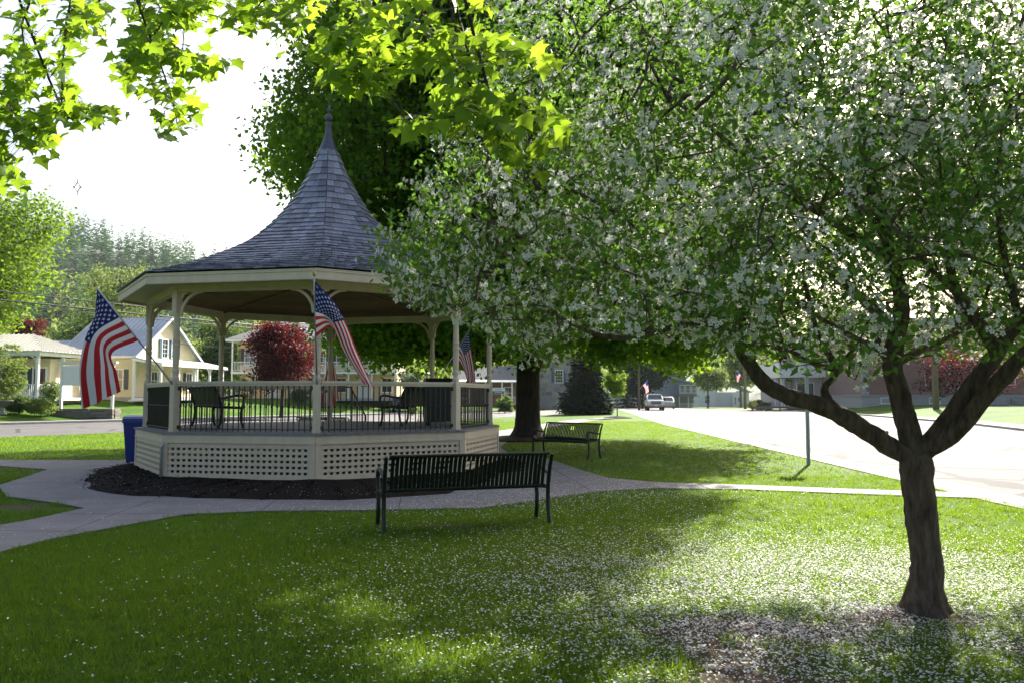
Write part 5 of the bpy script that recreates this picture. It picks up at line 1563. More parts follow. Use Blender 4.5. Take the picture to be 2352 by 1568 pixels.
# ---- yellow house with the metal roof, left
A = np.array([-30.0, 66.0]); zg = float(hgt(-31, 68))
h1 = thing('yellow_house', (A[0], A[1], zg), 'pale yellow clapboard house with blue-grey metal roof and blue shutters', 'house', rz=-.17)
mb = MB(); gable_box(mb, -6.6, 0, 0, 9.1, -.3, 3.55, 6.75)
mb.build('wall', M['yellow'], h1)
gable_roof(h1, -6.6, 0, 0, 9.1, 3.6, 6.85, 'metalroof', ribs=.42)
MB().box((-3.3, 4.55, -.05), (6.8, 9.3, .5)).build('foundation', M['foundation'], h1)
mb = MB()
for x, y in ((-.02, -.02), (-.02, 9.12), (-6.58, -.02)): mb.box((x, y, 1.75), (.2, .2, 3.55))
mb.build('corner_board', M['white'], h1)
for y in (4.0, 5.4): window(h1, (.02, y, 4.25), RIGHT, .75, 1.45, 'shut_blue', 4, 2)
window(h1, (-4.6, -.02, 1.6), 0, .8, 1.5, 'shut_dark', 2, 2)
window(h1, (-1.4, -.02, 1.6), 0, .8, 1.5, 'shut_dark', 2, 2)
# porch along the gable side
pr = MB(); pr.prism([(.0, -.4, 3.25), (2.6, -.4, 2.75), (2.6, -.4, 2.87), (.0, -.4, 3.40)], (0, 10.2, 0)); pr.build('porch_roof', M['greenroof'], h1)
mb = MB(); mb.bar((2.61, -.42, 2.74), (2.61, 9.82, 2.74), .03, .2); mb.bar((0, -.41, 3.2), (2.6, -.41, 2.7), .03, .18); mb.build('porch_fascia', M['white'], h1)
MB().box((1.25, 4.6, .05), (2.5, 9.8, .2)).build('porch_floor', M['white'], h1)
post_row(h1, [(2.35, y) for y in (-.1, 2.4, 4.8, 7.2, 9.4)], .15, 2.75, .16)
for y in (-.1, 2.4, 4.8, 7.2):
    mb = MB()
    mb.bar((2.35, y + .08, 2.25), (2.35, y + .5, 2.72), .05, .06); mb.bar((2.35, y - .08, 2.25), (2.35, y - .5, 2.72), .05, .06); mb.build('porch_bracket', M['white'], h1)
door(h1, (.03, 5.6, .15), RIGHT, .95, 2.1, 'door_red'); window(h1, (.03, 2.6, 1.55), RIGHT, .85, 1.4, 'shut_dark'); window(h1, (.03, 7.8, 1.55), RIGHT, .85, 1.4, 'shut_dark')
mb = MB()
for k in range(3): mb.box((1.25, -.65 - k * .28, .08 - .07 * k), (1.6, .28, .12))
mb.build('porch_step', M['white'], h1)
mb = MB(); gable_box(mb, -15.5, -6.6, 1.2, 7.6, -.3, 2.6, 4.9); mb.build('wing_wall', M['yellow'], h1)
wr = gable_roof(h1, -15.5, -6.95, 1.2, 7.6, 2.65, 5.0, 'metalroof', ribs=.42)
window(h1, (-8.3, 1.18, 1.35), 0, .8, 1.25, 'shut_dark'); window(h1, (-10.6, 1.18, 1.35), 0, .95, 1.3, 'shut_dark', 2, 3); window(h1, (-13.4, 1.18, 1.35), 0, .8, 1.25, None)
MB().box((-7.4, 4.2, 4.7), (.5, .5, 1.6)).build('chimney', M['brick'], h1)

# ---- white porch building at the left edge
zg = float(hgt(-36, 60))
h0 = thing('porch_building', (-36.6, 58, zg), 'white columned porch with tan ribbed metal roof at the left edge', 'porch', rz=-.12)
MB().box((0, 3, 1.3), (7.5, 3.5, 3.2)).build('wall', M['yellow'], h0)
mb = MB(); mb.prism([(-4.6, -.6, 3.05), (4.3, -.6, 3.05), (4.3, 5.2, 3.05), (-4.6, 5.2, 3.05)], (0, 0, .28)); mb.build('entablature', M['white'], h0)
mb = MB(); e = [(-4.8, -.8, 3.34), (4.5, -.8, 3.34), (4.5, 5.4, 3.34), (-4.8, 5.4, 3.34)]; r_ = [(-1.8, 2.3, 4.7), (1.6, 2.3, 4.7)]
mb.add(e + r_, [(0, 1, 5, 4), (1, 2, 5), (2, 3, 4, 5), (3, 0, 4), (3, 2, 1, 0)])
for k in range(24):
    x = -4.6 + k * .39; f = 1 - max(0, (x - 1.6) / 2.9, (-1.8 - x) / 3.0); mb.bar((x, -.8, 3.38), (x, -.8 + 3.1 * f, 3.38 + 1.36 * f), .035, .05)
for k in range(15):
    y = -.6 + k * .4; f = 1 - abs(y - 2.3) / 3.1; mb.bar((4.5, y, 3.38), (4.5 - 2.9 * f, y, 3.38 + 1.36 * f), .035, .05)
mb.build('roof', M['tanroof'], h0)
post_row(h0, [(x, -.35) for x in (-4.2, -1.4, 1.4, 4.0)] + [(4.0, 2.3), (4.0, 5.0)], .1, 3.05, .2)
mb = MB()
for x0, x1 in ((1.4, 4.0), (-1.4, 1.4)):
    for s, xx in ((1, x0), (-1, x1)):
        pts = [(xx + s * (.1 + .55 * (1 - math.cos(a))), -.35, 2.45 + .55 * math.sin(a)) for a in np.linspace(0, math.pi / 2, 7)]
        for p_, q_ in zip(pts[:-1], pts[1:]): mb.bar(p_, q_, .06, .09)
mb.build('porch_arch', M['white'], h0)
for a_, b2 in (((-4.2, -.35), (-1.4, -.35)), ((-1.4, -.35), (1.4, -.35)), ((1.4, -.35), (4.0, -.35)), ((4.0, -.35), (4.0, 2.3))): balustrade(h0, a_, b2, .15)
MB().box((0, 2.2, .04), (9.0, 5.6, .2)).build('porch_floor', M['white'], h0)
window(h0, (-1.5, 1.23, 1.5), 0, .9, 1.4, 'shut_dark'); window(h0, (1.5, 1.23, 1.5), 0, .9, 1.4, 'shut_dark'); door(h0, (3.0, 1.23, .15), 0, .9, 2.05, 'door_red')

# ---- long yellow house with balcony
x0, x1 = -28.1, -11.6; zg = float(hgt(-20, 86))
h2 = thing('balcony_house', ((x0 + x1) / 2, 83, zg), 'two-storey yellow house with white balconies behind the bandstand', 'house')
W_ = (x1 - x0) / 2
MB().box((0, 5.6, 2.9), (2 * W_ - .4, 7, 6.2)).build('wall', M['yellow_flat'], h2)
MB().box((0, 1.0, 2.55), (2 * W_, 2.2, .22)).build('balcony_floor', M['white'], h2)
mb = MB(); e = [(-W_ - .5, -.6, 5.85), (W_ + .5, -.6, 5.85), (W_ + .5, 9.6, 5.85), (-W_ - .5, 9.6, 5.85)]; rr_ = [(-W_ + 4, 4.5, 8.2), (W_ - 4, 4.5, 8.2)]
mb.add(e + rr_, [(0, 1, 5, 4), (1, 2, 5), (2, 3, 4, 5), (3, 0, 4), (3, 2, 1, 0)]); mb.build('roof', M['greyroof'], h2)
MB().box((0, 4.5, 5.74), (2 * W_ + .9, 10.0, .2)).build('eave', M['white'], h2)
xs_ = np.linspace(-W_ + .1, W_ - .1, 8)
post_row(h2, [(x, .05) for x in xs_], 0, 2.44, .14); post_row(h2, [(x, .05) for x in xs_], 2.66, 5.64, .14)
for a_, b2 in zip(xs_[:-1], xs_[1:]): balustrade(h2, (a_ + .07, .05), (b2 - .07, .05), 2.68, .95)
for k, x in enumerate(np.linspace(-W_ + 1.2, W_ - 1.2, 7)):
    window(h2, (x, 2.08, 4.2), 0, .9, 1.5, 'shut_dark')
    if k in (1, 5): door(h2, (x, 2.08, .05), 0, .95, 2.1, 'door_white')
    else: window(h2, (x, 2.08, 1.35), 0, .95, 1.35, 'shut_dark' if k % 2 else None)
MB().box((0, 1.0, -.1), (2 * W_ + .2, 2.4, .25)).build('plinth', M['foundation'], h2)
sx = W_ + .1; mb = MB()
for k in range(11): mb.box((sx + .2 + k * .29, .9, 2.4 - k * .235), (.3, 1.0, .05))
for y in (.4, 1.4): mb.bar((sx, y, 2.5), (sx + 3.3, y, -.1), .06, .28); mb.bar((sx, y, 3.5), (sx + 3.3, y, .9), .06, .07)
for k in range(16):
    for y in (.4, 1.4): mb.box((sx + k * .21, y, 3.0 - k * .166), (.035, .035, 1.0))
mb.build('outside_stairs', M['white'], h2)

# ---- brick house with white porch, behind the big trunk
h3 = thing('brick_house', (-3.2, 101, float(hgt(-3, 101))), 'low red-brick house with white porch left of the big trunk', 'house')
MB().box((0, 4, 1.5), (8.0, 6, 3.2)).build('wall', M['brick'], h3)
gable_roof(h3, -4.0, 4.0, 1.0, 7.0, 3.1, 4.8, 'greyroof')
mb = MB(); mb.prism([(-4.3, -.9, 2.75), (4.3, -.9, 2.75), (4.3, 1.2, 3.0), (-4.3, 1.2, 3.0)], (0, 0, .15)); mb.build('porch_roof', M['white'], h3)
post_row(h3, [(x, -.6) for x in (-4.0, -2, 0, 2, 3.2, 4.0)], 0, 2.78, .18)
for a_, b2 in (((2, -.6), (4.0, -.6)), ((-4, -.6), (-2, -.6))): balustrade(h3, a_, b2, .1, .9, .18)
for x in (-2.6, .2, 2.8): window(h3, (x, .98, 1.5), 0, .9, 1.3, None)
# a white notice board with a dark band, beside it
nb_ = thing('notice_board', (-1.35, 82, float(hgt(-1.35, 82))), 'white board with a dark band on two posts left of the big trunk', 'sign')
for s in (-1, 1): MB().box((s * .62, 0, 1.2), (.09, .09, 2.5)).build('sign_leg', M['white'], nb_)
mb = MB(); mb.box((0, -.03, 2.15), (1.15, .05, .62)); mb.build('board', M['white'], nb_)
mb = MB(); mb.box((0, -.062, 1.99), (1.08, .012, .24)); mb.build('dark_band', M['shut_dark'], nb_)
mb = MB()
for k in range(11): mb.box((-.36 + k * .072 + random.uniform(-.008, .008), -.07, 1.99), (.05, .006, .09))
mb.build('lettering', M['white'], nb_)
mb = MB()
for k in range(9): mb.box((-.30 + k * .075, -.06, 2.27), (.045, .008, .07))
mb.build('lettering', M['greyroof'], nb_)

# ---- rough stone building right of the trunk
h4 = thing('stone_building', (4.2, 106, float(hgt(4, 106))), 'rough grey stone building just right of the big trunk', 'building')
MB().box((0, 4.05, 3.7), (7.4, 8, 7.8)).build('wall', M['mortar'], h4)
gable_roof(h4, -3.7, 3.7, 0, 8.1, 7.55, 9.6, 'greyroof')
zc_ = -.1
while zc_ < 7.3:
    hh = rng.uniform(.35, .7); x = -3.68
    while x < 3.5:
        w = min(rng.uniform(.4, 1.1), 3.68 - x)
        if not (1.0 < x + w / 2 < 2.6 and 3.0 < zc_ + hh / 2 < 5.2):
            a, b2, z0_, z1_ = x + .025, x + w - .025, zc_ + .025, zc_ + hh - .025
            j = lambda: rng.uniform(-.05, .05)
            mb = MB(); mb.prism([(a + .06 + j() * .5, .06, z0_ + j() * .5), (b2 - .05, .06, z0_ + j() * .5), (b2, .06, z0_ + (z1_ - z0_) * .5 + j()), (b2 - .07, .06, z1_ + j() * .4), (a + .05, .06, z1_ + j() * .4), (a, .06, z0_ + (z1_ - z0_) * .5 + j())], (0, -.08 - rng.uniform(0, .05), 0))
            mb.build('stone', M['stone_grey'], h4)
        x += w
    zc_ += hh
window(h4, (1.8, .02, 4.1), 0, .9, 1.5, 'shut_blue', 4, 3)

# ---- grey house, white house
h5 = thing('grey_house', (25.5, 140, -.3), 'blue-grey clapboard house behind the white truck', 'house', rz=.05)
mb = MB(); mb.prism([(-7, 0, -.2), (5, 0, -.2), (5, 0, 4.1), (-3.2, 0, 6.3), (-7, 0, 4.6)], (0, 9, 0)); mb.build('wall', M['greywall'], h5)
mb = MB(); mb.prism([(-7.5, -.5, 4.3), (-3.2, -.5, 6.32), (5.6, -.5, 4.0), (5.6, -.5, 4.18), (-3.2, -.5, 6.55), (-7.5, -.5, 4.5)], (0, 10, 0)); mb.build('roof', M['paleroof'], h5)
window(h5, (-1.2, -.03, 1.3), 0, .9, 1.5); window(h5, (-4.2, -.03, 1.3), 0, .9, 1.5); window(h5, (-3.4, -.03, 4.2), 0, .8, 1.2)
MB().box((3.6, -1.1, 3.0), (3.0, 2.2, 2.0)).build('sunroom', M['greywall'], h5)
for k in range(3): window(h5, (2.6 + k * 1.0, -2.22, 3.2), 0, .6, 1.2)
mb = MB(); mb.box((3.6, -1.3, 2.05), (3.6, 2.8, .12)); mb.build('porch_roof', M['greyroof'], h5)
post_row(h5, [(2.1, -2.3), (3.6, -2.3), (5.1, -2.3)], -.2, 2.0, .12); balustrade(h5, (2.1, -2.3), (5.1, -2.3), -.1, .9, .2)
h6 = thing('white_house', (37.5, 165, -.35), 'white gabled house with pale roof beyond the round street tree', 'house', rz=-.1)
mb = MB(); gable_box(mb, -3.5, 3, 0, 8, -.2, 4.2, 6.9, 'y'); mb.build('wall', M['whitewall'], h6)
gable_roof(h6, -3.5, 3, 0, 8, 4.25, 6.95, 'paleroof', 'y')
window(h6, (-.9, -.03, 4.6), 0, .9, 1.4); window(h6, (-1.8, -.03, 1.5), 0, .9, 1.5); window(h6, (1.2, -.03, 1.5), 0, .9, 1.5)
mb = MB(); mb.prism([(3.0, 1, -.2), (9.5, 1, -.2), (9.5, 1, 2.9), (3.0, 1, 2.9)], (0, 6, 0)); mb.build('wing_wall', M['whitewall'], h6)
mb = MB(); mb.prism([(2.6, .3, 5.9), (9.9, .3, 2.8), (9.9, .3, 3.0), (2.6, .3, 6.1)], (0, 7.4, 0)); mb.build('wing_roof', M['paleroof'], h6)
mb = MB(); gable_box(mb, 6.0, 8.6, -1.2, .95, -.2, 2.3, 3.3, 'y'); mb.build('entry_porch', M['whitewall'], h6)
door(h6, (7.3, -1.22, 0), 0, .95, 2.0, 'door_white'); window(h6, (6.45, -1.22, 1.2), 0, .3, 1.4); window(h6, (8.15, -1.22, 1.2), 0, .3, 1.4)
h9 = thing('red_cottage', (52, 150, -.2), 'small reddish cottage half hidden behind the yellow diamond sign', 'house')
mb = MB(); gable_box(mb, -4, 4, 0, 6, -.2, 2.6, 4.4); mb.build('wall', M['brick'], h9); gable_roof(h9, -4, 4, 0, 6, 2.65, 4.5, 'greyroof')
window(h9, (-2, -.03, 1.4), 0, .8, 1.2); window(h9, (1.5, -.03, 1.4), 0, .8, 1.2)

# ---- pale shopfront, brick building at right
zg = float(hgt(37, 98))
h7 = thing('shopfront', (35.8, 97, zg), 'mauve-grey shop with white fascia and big corner window at right', 'shop')
MB().box((.9, 4, 1.6), (7.2, 8, 3.4)).build('wall', M['mauve'], h7)
MB().box((0, 3.6, 4.15), (9.8, 9.4, 1.7)).build('fascia', M['white'], h7)
MB().box((-3.6, 4.5, 1.6), (1.6, 7, 3.4)).build('side_wall', M['mauve'], h7)
post_row(h7, [(-4.4, -.2), (-4.4, 2.0)], 0, 3.3, .2)
window(h7, (-1.6, -.05, 1.8), 0, 1.9, 1.7, None, 1, 1)
mb = MB(); mb.box((2.3, -.06, 2.4), (1.0, .06, .5)); sgn = mb.build('sign', M['black'], h7)
mb = MB()
for k in range(4): mb.box((1.95 + k * .22, -.095, 2.42), (.14, .01, .2))
mb.build('lettering', M['white'], sgn)
mb = MB()
for k in range(4): mb.box((6.0, -.4 - k * .35, .62 - k * .18), (2.4, .35, .18))
mb.build('entrance_steps', M['kerb'], h7)
for x in (4.9, 7.1): balustrade(h7, (x, -.3), (x, -1.6), .3, 1.0, .12)
zg = float(hgt(45, 88))
h8 = thing('brick_building', (36.2, 86, zg), 'dark red brick building with grey stone base behind the purple tree', 'building', rz=0)
MB().box((17, 7, 4.6), (34, 14, 8.0)).build('wall', M['brick'], h8)
MB().box((17, 6.95, .28), (34.3, 14.3, 1.3)).build('foundation', M['foundation'], h8)
MB().box((17, 6.96, .98), (34.5, 14.5, .12)).build('water_table', M['kerb'], h8)
qm = [MB().box((0, 0, 0), (w, .12, .34)).mesh(M['foundation'], name='quoin') for w in (.75, .45)]
for k in range(20): put('quoin', qm[k % 2], h8, ((.75, .45)[k % 2] / 2 - .03, -.02, 1.25 + k * .36))
for k in range(8): window(h8, (3.2 + k * 4.0, -.03, 3.1), 0, 1.2, 2.0, None, 2, 2)
for k in range(6): window(h8, (2.4 + k * 5.0, -.18, .45), 0, 1.0, .5, None, 1, 2, 'basement_window')
MB().box((17, 7, 8.75), (35, 15, .4)).build('cornice', M['foundation'], h8)
mb = MB()
for k in range(8): 
    for j in range(5): mb.box((21 + j * .62 + .3 * (k % 2), -3 - rng.uniform(0, .1), .05 + k * .12), (.6, .3, .11))
wl = thing('stone_wall', (36.2, 86, zg), 'low dry stone wall before the brick building at far right', 'wall')
for k in range(7):
    for j in range(9):
        MB().box((0, 0, 0), (.62, .35, .115)).build('stone', M['stone_grey'], wl, loc=(13.0 + j * .66 + .3 * (k % 2), -4 + random.uniform(-.05, .05), .02 + k * .125))

# ================================================================== garden and street things
# stone planter with a white signboard
px_, py_ = -27.6, 54.0; zg = float(hgt(px_, py_))
pl_ = thing('stone_planter', (px_, py_, zg - .06), 'dry-laid fieldstone planter under the white signboard', 'planter', rz=.02)
MB().box((0, 0, .26), (3.5, .7, .5)).build('soil', M['mulch'], pl_)
for k in range(6):
    x = -1.95
    while x < 1.9:
        w = min(rng.uniform(.35, .95), 1.98 - x); hgt_ = rng.uniform(.085, .11)
        if w > .12:
            for y, yy in ((-.48, 1), (.48, -1)):
                mb = MB(); j = lambda: rng.uniform(-.025, .025)
                mb.prism([(-w/2 + .01, -.16 + j(), -hgt_/2), (w/2 - .01, -.16 + j(), -hgt_/2), (w/2 - .01, .14, -hgt_/2), (-w/2 + .01, .14, -hgt_/2)], (j(), j() * .5, hgt_))
                mb.build('stone', M['stone'], pl_, loc=(x + w / 2, y, .06 + k * .105))
        x += w
    for x in (-1.87, 1.87): MB().box((0, 0, 0), (.24 + rng.uniform(0, .06), .66, .095)).build('stone', M['stone'], pl_, loc=(x, 0, .06 + k * .105))
sg = thing('signboard', (px_, py_, zg + .40), 'blank white signboard with moulded cornice on two posts, behind the left flag', 'sign', rz=.02)
for s in (-1, 1): MB().box((s * 1.65, 0, 1.55), (.15, .15, 3.1)).build('sign_leg', M['white'], sg)
MB().box((0, 0, 2.35), (3.14, .08, 1.15)).build('board', M['white'], sg)
mb = MB(); mb.box((0, 0, 3.16), (3.8, .34, .12)); mb.box((0, 0, 3.05), (3.6, .22, .10)); mb.box((0, 0, 1.72), (3.5, .14, .12)); mb.build('cornice', M['white'], sg)
# garden urn
ur = thing('garden_urn', tuple(ground_at(8, 51.5)), 'grey stone urn on the lawn at the left edge', 'urn')
MB().lathe([(.30, 0), (.30, .08), (.16, .14), (.13, .35), (.2, .45)], 16).build('pedestal', M['stone_grey'], ur, smooth=True)
MB().lathe([(.18, .45), (.42, .60), (.55, .80), (.62, .84), (.62, .88), (.5, .88), (.4, .80)], 20).build('bowl', M['stone_grey'], ur, smooth=True)

def utility_pole(label, base, H, r=.17, arm=True, m='bark_grey', rz=0.0):
    o = thing('utility_pole', base, label, 'utility pole', 'utility poles', rz)
    MB().tube([(0, 0, -.3), (0, 0, H)], [r, r * .7], 10).build('shaft', M['polewood'], o, smooth=True)
    if arm:
        MB().box((0, -.12, H - .6), (2.2, .1, .12)).build('crossarm', M['polewood'], o)
        for x in (-1, -.4, .4, 1): MB().lathe([(.03, 0), (.05, .05), (.03, .12), (.045, .16), (.02, .2)], 8, (x, -.12, H - .54)).build('insulator', M['glass'], o)
    return o
M['polewood'] = mat('pole_wood', (.19, .135, .10), (.11, .08, .06), .85, 6, stretch=(1, 1, .15), bump=.4)
utility_pole('thin brown utility pole left of the white truck', tuple(ground_at(1467, 98)), 10.5, .13)
utility_pole('utility pole on the right verge with a flag near its top', tuple(ground_at(1710, 112)), 10, .2)
utility_pole('stout weathered utility pole seen through the crabapple fork', tuple(ground_at(2147, 70)), 11, .26)
utility_pole('utility pole hidden behind the big maple trunk', (2.0, 93, .2), 9.5, .15)
# overhead wires along the side street
def wire(label, a, b, sag, r=.016, n=24):
    a, b = Vector(a), Vector(b); mb = MB()
    mb.tube([a.lerp(b, k / n) - Vector((0, 0, sag * 4 * (k / n) * (1 - k / n))) for k in range(n + 1)], r, 4)
    return tag(mb.build('wire', M['wire']), label, 'wire', 'overhead wires')
M['wire'] = mat('cable', (.03, .03, .035), None, .4, 20)
far = Vector((2.0, 93, 0))
for k, (z0, z1, s_, r_) in enumerate(((8.35, 7.6, .5, .035), (7.85, 7.2, .55, .045), (7.65, 7.0, .6, .025))):
    wire(['upper cable crossing behind the bandstand eave', 'thick middle cable running behind the left flag', 'lowest thin cable behind the left flag'][k], (-45, 27, z0), (far.x, far.y, z1), s_, r_)
wire('faint thin wire high in the sky at left', (-45, 38, 14.9), (-6, 52, 11.6), .4, .008)
wire('second faint wire high in the sky at left', (-45, 38, 14.5), (-6, 52, 11.2), .4, .008)
wire('slack service line from the yellow house towards the trees', (-28.8, 72, 6.1), (-8, 90, 7.2), .6, .02)
pp_ = np.array(pt(178, 430, 43.5))
ws = thing('cable_spacer', pp_, 'small diamond-shaped cable spacer high in the left sky', 'spacer')
mb = MB()
dm = [(0, 0, .26), (.17, 0, 0), (0, 0, -.26), (-.17, 0, 0)]
for p_, q_ in zip(dm, dm[1:] + dm[:1]): mb.tube([p_, q_], .022, 6)
mb.tube([(0, 0, .26), (0, 0, .42)], .02, 6); mb.tube([(0, 0, -.26), (0, 0, -.45)], .02, 6)
mb.build('spacer_ring', M['wire'], ws)
mb = MB(); mb.lathe([(.05, -.05), (.07, 0), (.05, .05)], 8, (.17, 0, 0)); mb.lathe([(.05, -.05), (.07, 0), (.05, .05)], 8, (-.17, 0, 0)); mb.build('clamp', M['galv'], ws)

# small flags on the street poles
def street_flag(label, base, side):
    b = Vector(base); t = b + Vector((side * .95, -.2, 1.0)); ss = [0, 1]
    P0 = [on(b, t, .03), on(b, t, .65)]; d_ = Vector((side * .05, -.02, -1.35))
    rows = [P0, [P0[0] + d_ * .5, P0[1] + d_ * .35 + Vector((side * .25, 0, .05))], [P0[0] + d_, P0[1] + d_ * .75 + Vector((side * .3, 0, 0))]]
    return flag_on_pole(b, t, rows, ss, [0, .5, 1], .03, label, small=True, name='street_flag', rp_=.02)
pq = ground_at(1467, 98); street_flag('small flag on the thin pole beside the white truck', (pq[0] + .12, pq[1] - .05, 2.55), 1)
pq = ground_at(1710, 112); street_flag('small flag high on the right verge utility pole', (pq[0] - .2, pq[1] - .1, 4.1), -1)
pq = ground_at(1800, 96); 
fp = thing('flag_mast', pq, 'white pole standing before the shopfront with a flag', 'pole'); MB().tube([(0, 0, 0), (0, 0, 3.6)], .06, 8).build('shaft', M['white'], fp)
street_flag('small flag on the white pole by the shopfront', (pq[0] + .02, pq[1] - .08, pq[2] + 2.3), -1)

# yellow diamond sign
ds = ground_at(1731, 92); dd = thing('diamond_sign', ds, 'yellow diamond road sign across the road', 'road sign', rz=.15)
MB().box((0, .03, .6), (.06, .04, 1.3)).build('sign_leg', M['galv'], dd)
M['signyellow'] = mat('sign_yellow', (.55, .50, .06), None, .5, 6)
MB().box((0, 0, .80), (.62, .02, .62), Matrix.Rotation(math.pi / 4, 3, 'Y')).build('sign_plate', M['signyellow'], dd)
# low rail by the shopfront
lr = thing('guard_rail', tuple(ground_at(1790, 90)), 'low weathered timber rail along the far pavement', 'rail')
MB().box((0, 0, .42), (6.5, .14, .2)).build('beam', M['polewood'], lr)
for k in range(5): MB().box((-3 + k * 1.5, .1, .2), (.14, .14, .55)).build('rail_post', M['polewood'], lr)

# ================================================================== vehicles
M['carglass'] = mat('car_glass', (.02, .025, .03), None, .05, 3, spec=.9)
M['chrome'] = mat('chrome', (.55, .55, .57), None, .18, 8, metal=1.0)
M['lamp'] = mat('lamp_glass', (.75, .75, .72), None, .1, 8, spec=.8)
M['lamp_red'] = mat('tail_lamp', (.35, .02, .02), None, .15, 8)
def wheels(root, spots, r, w):
    for x, y in spots:
        wh = put('wheel', MB().tube([(-w / 2, 0, 0), (w / 2, 0, 0)], r * .99, 20).mesh(M['rubber'], name='tyre'), root, (x, y, r))
        MB().tube([(-w / 2 - .01, 0, 0), (w / 2 + .01, 0, 0)], r * .6, 14).build('rim', M['chrome'], wh)
def body_from(sections, m):
    """sections: (y, half-width bottom, half-width top, z0, z1)"""
    mb = MB(); n = len(sections)
    for y, a, b, z0, z1 in sections:
        zm = z0 + (z1 - z0) * .62
        mb.v += [(-a * .96, y, z0), (a * .96, y, z0), (a, y, zm), (b, y, z1), (-b, y, z1), (-a, y, zm)]
    for k in range(n - 1):
        for j in range(6):
            q = (j + 1) % 6; mb.f.append((k * 6 + j, k * 6 + q, (k + 1) * 6 + q, (k + 1) * 6 + j)); mb.m.append(0)
    mb.f += [tuple(range(6))[::-1], tuple((n - 1) * 6 + j for j in range(6))]; mb.m += [0, 0]
    return mb
def pickup(label, loc, rz, paint):
    t = thing('pickup_truck', loc, label, 'pickup truck', rz=rz)
    soften(body_from([(-2.78, .86, .80, .62, .98), (-2.70, .95, .88, .52, 1.12), (-1.3, .98, .92, .48, 1.20), (-1.2, .98, .93, .48, 1.22), (.75, .98, .95, .48, 1.25), (2.75, .98, .96, .50, 1.25)], 0).build('body', M[paint], t), 35)
    soften(body_from([(-1.30, .93, .90, 1.19, 1.22), (-.55, .92, .76, 1.19, 1.86), (.55, .92, .76, 1.19, 1.90), (.85, .92, .80, 1.19, 1.80), (.95, .92, .90, 1.19, 1.3)], 0).build('cab', M[paint], t), 35)
    mb = MB(); mb.add([(-.84, -1.20, 1.30), (.84, -1.20, 1.30), (.70, -.62, 1.80), (-.70, -.62, 1.80)], [(0, 1, 2, 3)]); 
    mb.v = [(x, y - .035, z + .02) for x, y, z in mb.v]; mb.build('windshield', M['carglass'], t)
    for s in (-1, 1):
        mb = MB(); mb.add([(s * .925, -.85, 1.30), (s * .925, .75, 1.30), (s * .80, .55, 1.80), (s * .80, -.5, 1.80)], [(0, 1, 2, 3)]); mb.build('side_window', M['carglass'], t)
        MB().box((s * .72, -2.76, .93), (.30, .1, .2)).build('headlight', M['lamp'], t)
        MB().box((s * 1.10, -.95, 1.34), (.2, .1, .22)).build('mirror', M['black'], t)
    mb = MB(); mb.box((0, -2.77, .92), (1.12, .08, .32)); g_ = mb.build('grille', M['black'], t)
    MB().box((0, -2.82, .92), (1.16, .03, .07)).build('grille_bar', M['chrome'], g_)
    MB().box((0, -2.86, .60), (1.92, .18, .22)).build('bumper', M['chrome'], t); MB().box((0, -2.97, .60), (.34, .02, .16)).build('number_plate', M['white'], t)
    MB().box((0, -2.72, .42), (1.7, .2, .16)).build('air_dam', M['black'], t)
    wheels(t, [(s * .84, y) for s in (-1, 1) for y in (-1.85, 1.75)], .40, .27)
    return t
M['truck_white'] = mat('white_car_paint', (.72, .72, .71), (.68, .68, .67), .25, 2, coat=.8)
M['car_dark'] = mat('dark_car_paint', (.012, .016, .028), (.01, .013, .022), .2, 2, coat=.8)
M['car_silver'] = mat('silver_car_paint', (.35, .36, .38), None, .25, 2, metal=.4, coat=.8)
tp = ground_at(1502, 97.5); pickup('white pickup truck driving towards us on the road', (tp[0], tp[1], .012), -.10, 'truck_white')
dp = ground_at(1312, 91); pickup('dark blue pickup half hidden behind the black spruce', (dp[0] + 1.4, dp[1] + .5, .01), -1.35, 'car_dark')
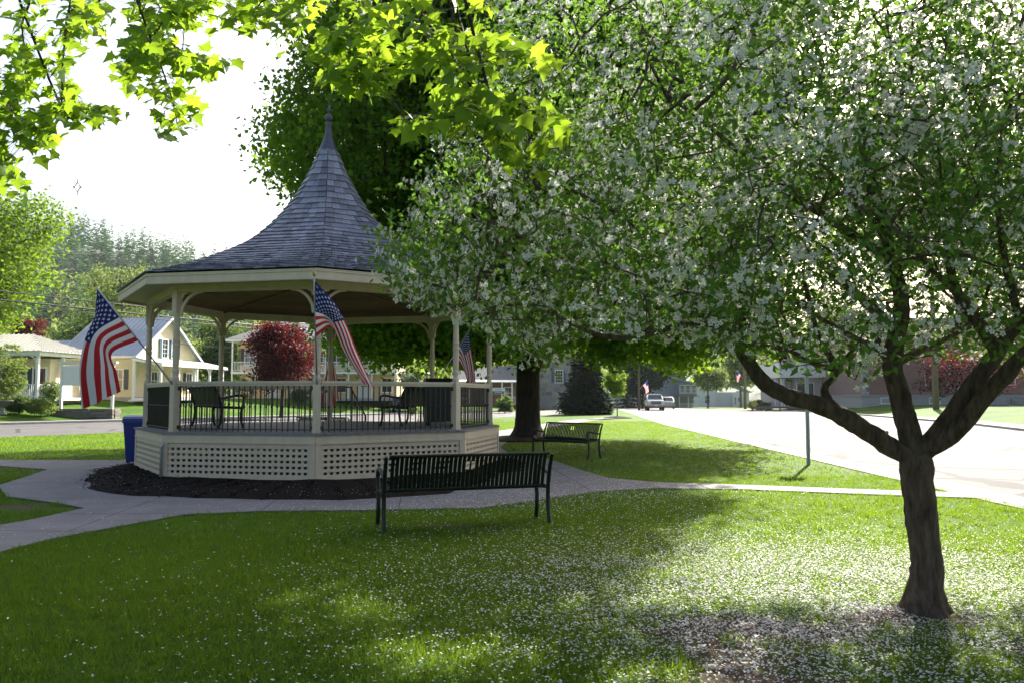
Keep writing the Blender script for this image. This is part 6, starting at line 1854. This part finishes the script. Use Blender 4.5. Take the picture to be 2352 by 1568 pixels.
def estate(label, loc, rz, paint):
    t = thing('parked_car', loc, label, 'car', rz=rz)
    soften(body_from([(-2.2, .8, .74, .45, .80), (-2.1, .87, .80, .32, .92), (-1.0, .89, .84, .30, 1.02), (1.9, .89, .84, .32, 1.05), (2.15, .84, .78, .42, 1.0)], 0).build('body', M[paint], t), 35)
    soften(body_from([(-1.05, .83, .8, 1.0, 1.03), (-.3, .82, .64, 1.0, 1.58), (1.2, .82, .64, 1.0, 1.62), (1.95, .80, .66, 1.0, 1.5), (2.1, .80, .7, 1.0, 1.08)], 0).build('cabin', M[paint], t), 35)
    mb = MB(); mb.add([(-.62, 2.13, 1.12), (.62, 2.13, 1.12), (.56, 2.01, 1.46), (-.56, 2.01, 1.46)], [(0, 1, 2, 3)]); mb.build('rear_window', M['carglass'], t)
    mb = MB(); mb.add([(-.72, -1.0, 1.08), (.72, -1.0, 1.08), (.6, -.38, 1.53), (-.6, -.38, 1.53)], [(0, 1, 2, 3)]); mb.v = [(x, y - .03, z + .02) for x, y, z in mb.v]; mb.build('windshield', M['carglass'], t)
    for s in (-1, 1):
        mb = MB(); mb.add([(s * .835, -.75, 1.06), (s * .835, 1.75, 1.06), (s * .675, 1.5, 1.52), (s * .675, -.25, 1.52)], [(0, 1, 2, 3)]); mb.build('side_window', M['carglass'], t)
        MB().box((s * .70, 2.13, .88), (.22, .06, .2)).build('tail_lamp', M['lamp_red'], t); MB().box((s * .62, -2.17, .70), (.3, .06, .14)).build('headlight', M['lamp'], t)
    MB().box((0, 2.19, .55), (1.6, .1, .18)).build('bumper', M['black'], t); MB().box((0, 2.17, .80), (.5, .02, .14)).build('number_plate', M['white'], t)
    wheels(t, [(s * .76, y) for s in (-1, 1) for y in (-1.4, 1.35)], .33, .2)
    return t
e_ = ground_at(922, 79.5); estate('dark blue car parked by the balcony house, tail towards us', tuple(e_), math.pi + .15, 'car_dark')
e_ = ground_at(1533, 112); estate('silver car following behind the white pickup', (e_[0], e_[1], float(hgt(e_[0], e_[1])) + .02), -.2, 'car_silver')
# ================================================================== air
hz = bpy.data.materials.new('haze_air'); hz.use_nodes = True
nt = hz.node_tree
for n_ in list(nt.nodes):
    if n_.type == 'BSDF_PRINCIPLED': nt.nodes.remove(n_)
pv = nd(nt, 'ShaderNodeVolumePrincipled')
pv.inputs['Color'].default_value = (.86, .92, 1.0, 1)
pv.inputs['Density'].default_value = .00008
pv.inputs['Anisotropy'].default_value = .45
nt.links.new(pv.outputs['Volume'], nt.nodes['Material Output'].inputs['Volume'])
mb = MB(); mb.box((0, 740, 96), (1900, 1780, 204))
o = mb.build('haze', hz); tag(o, 'thin sunlit haze in the air over the village', 'haze', kind='stuff')
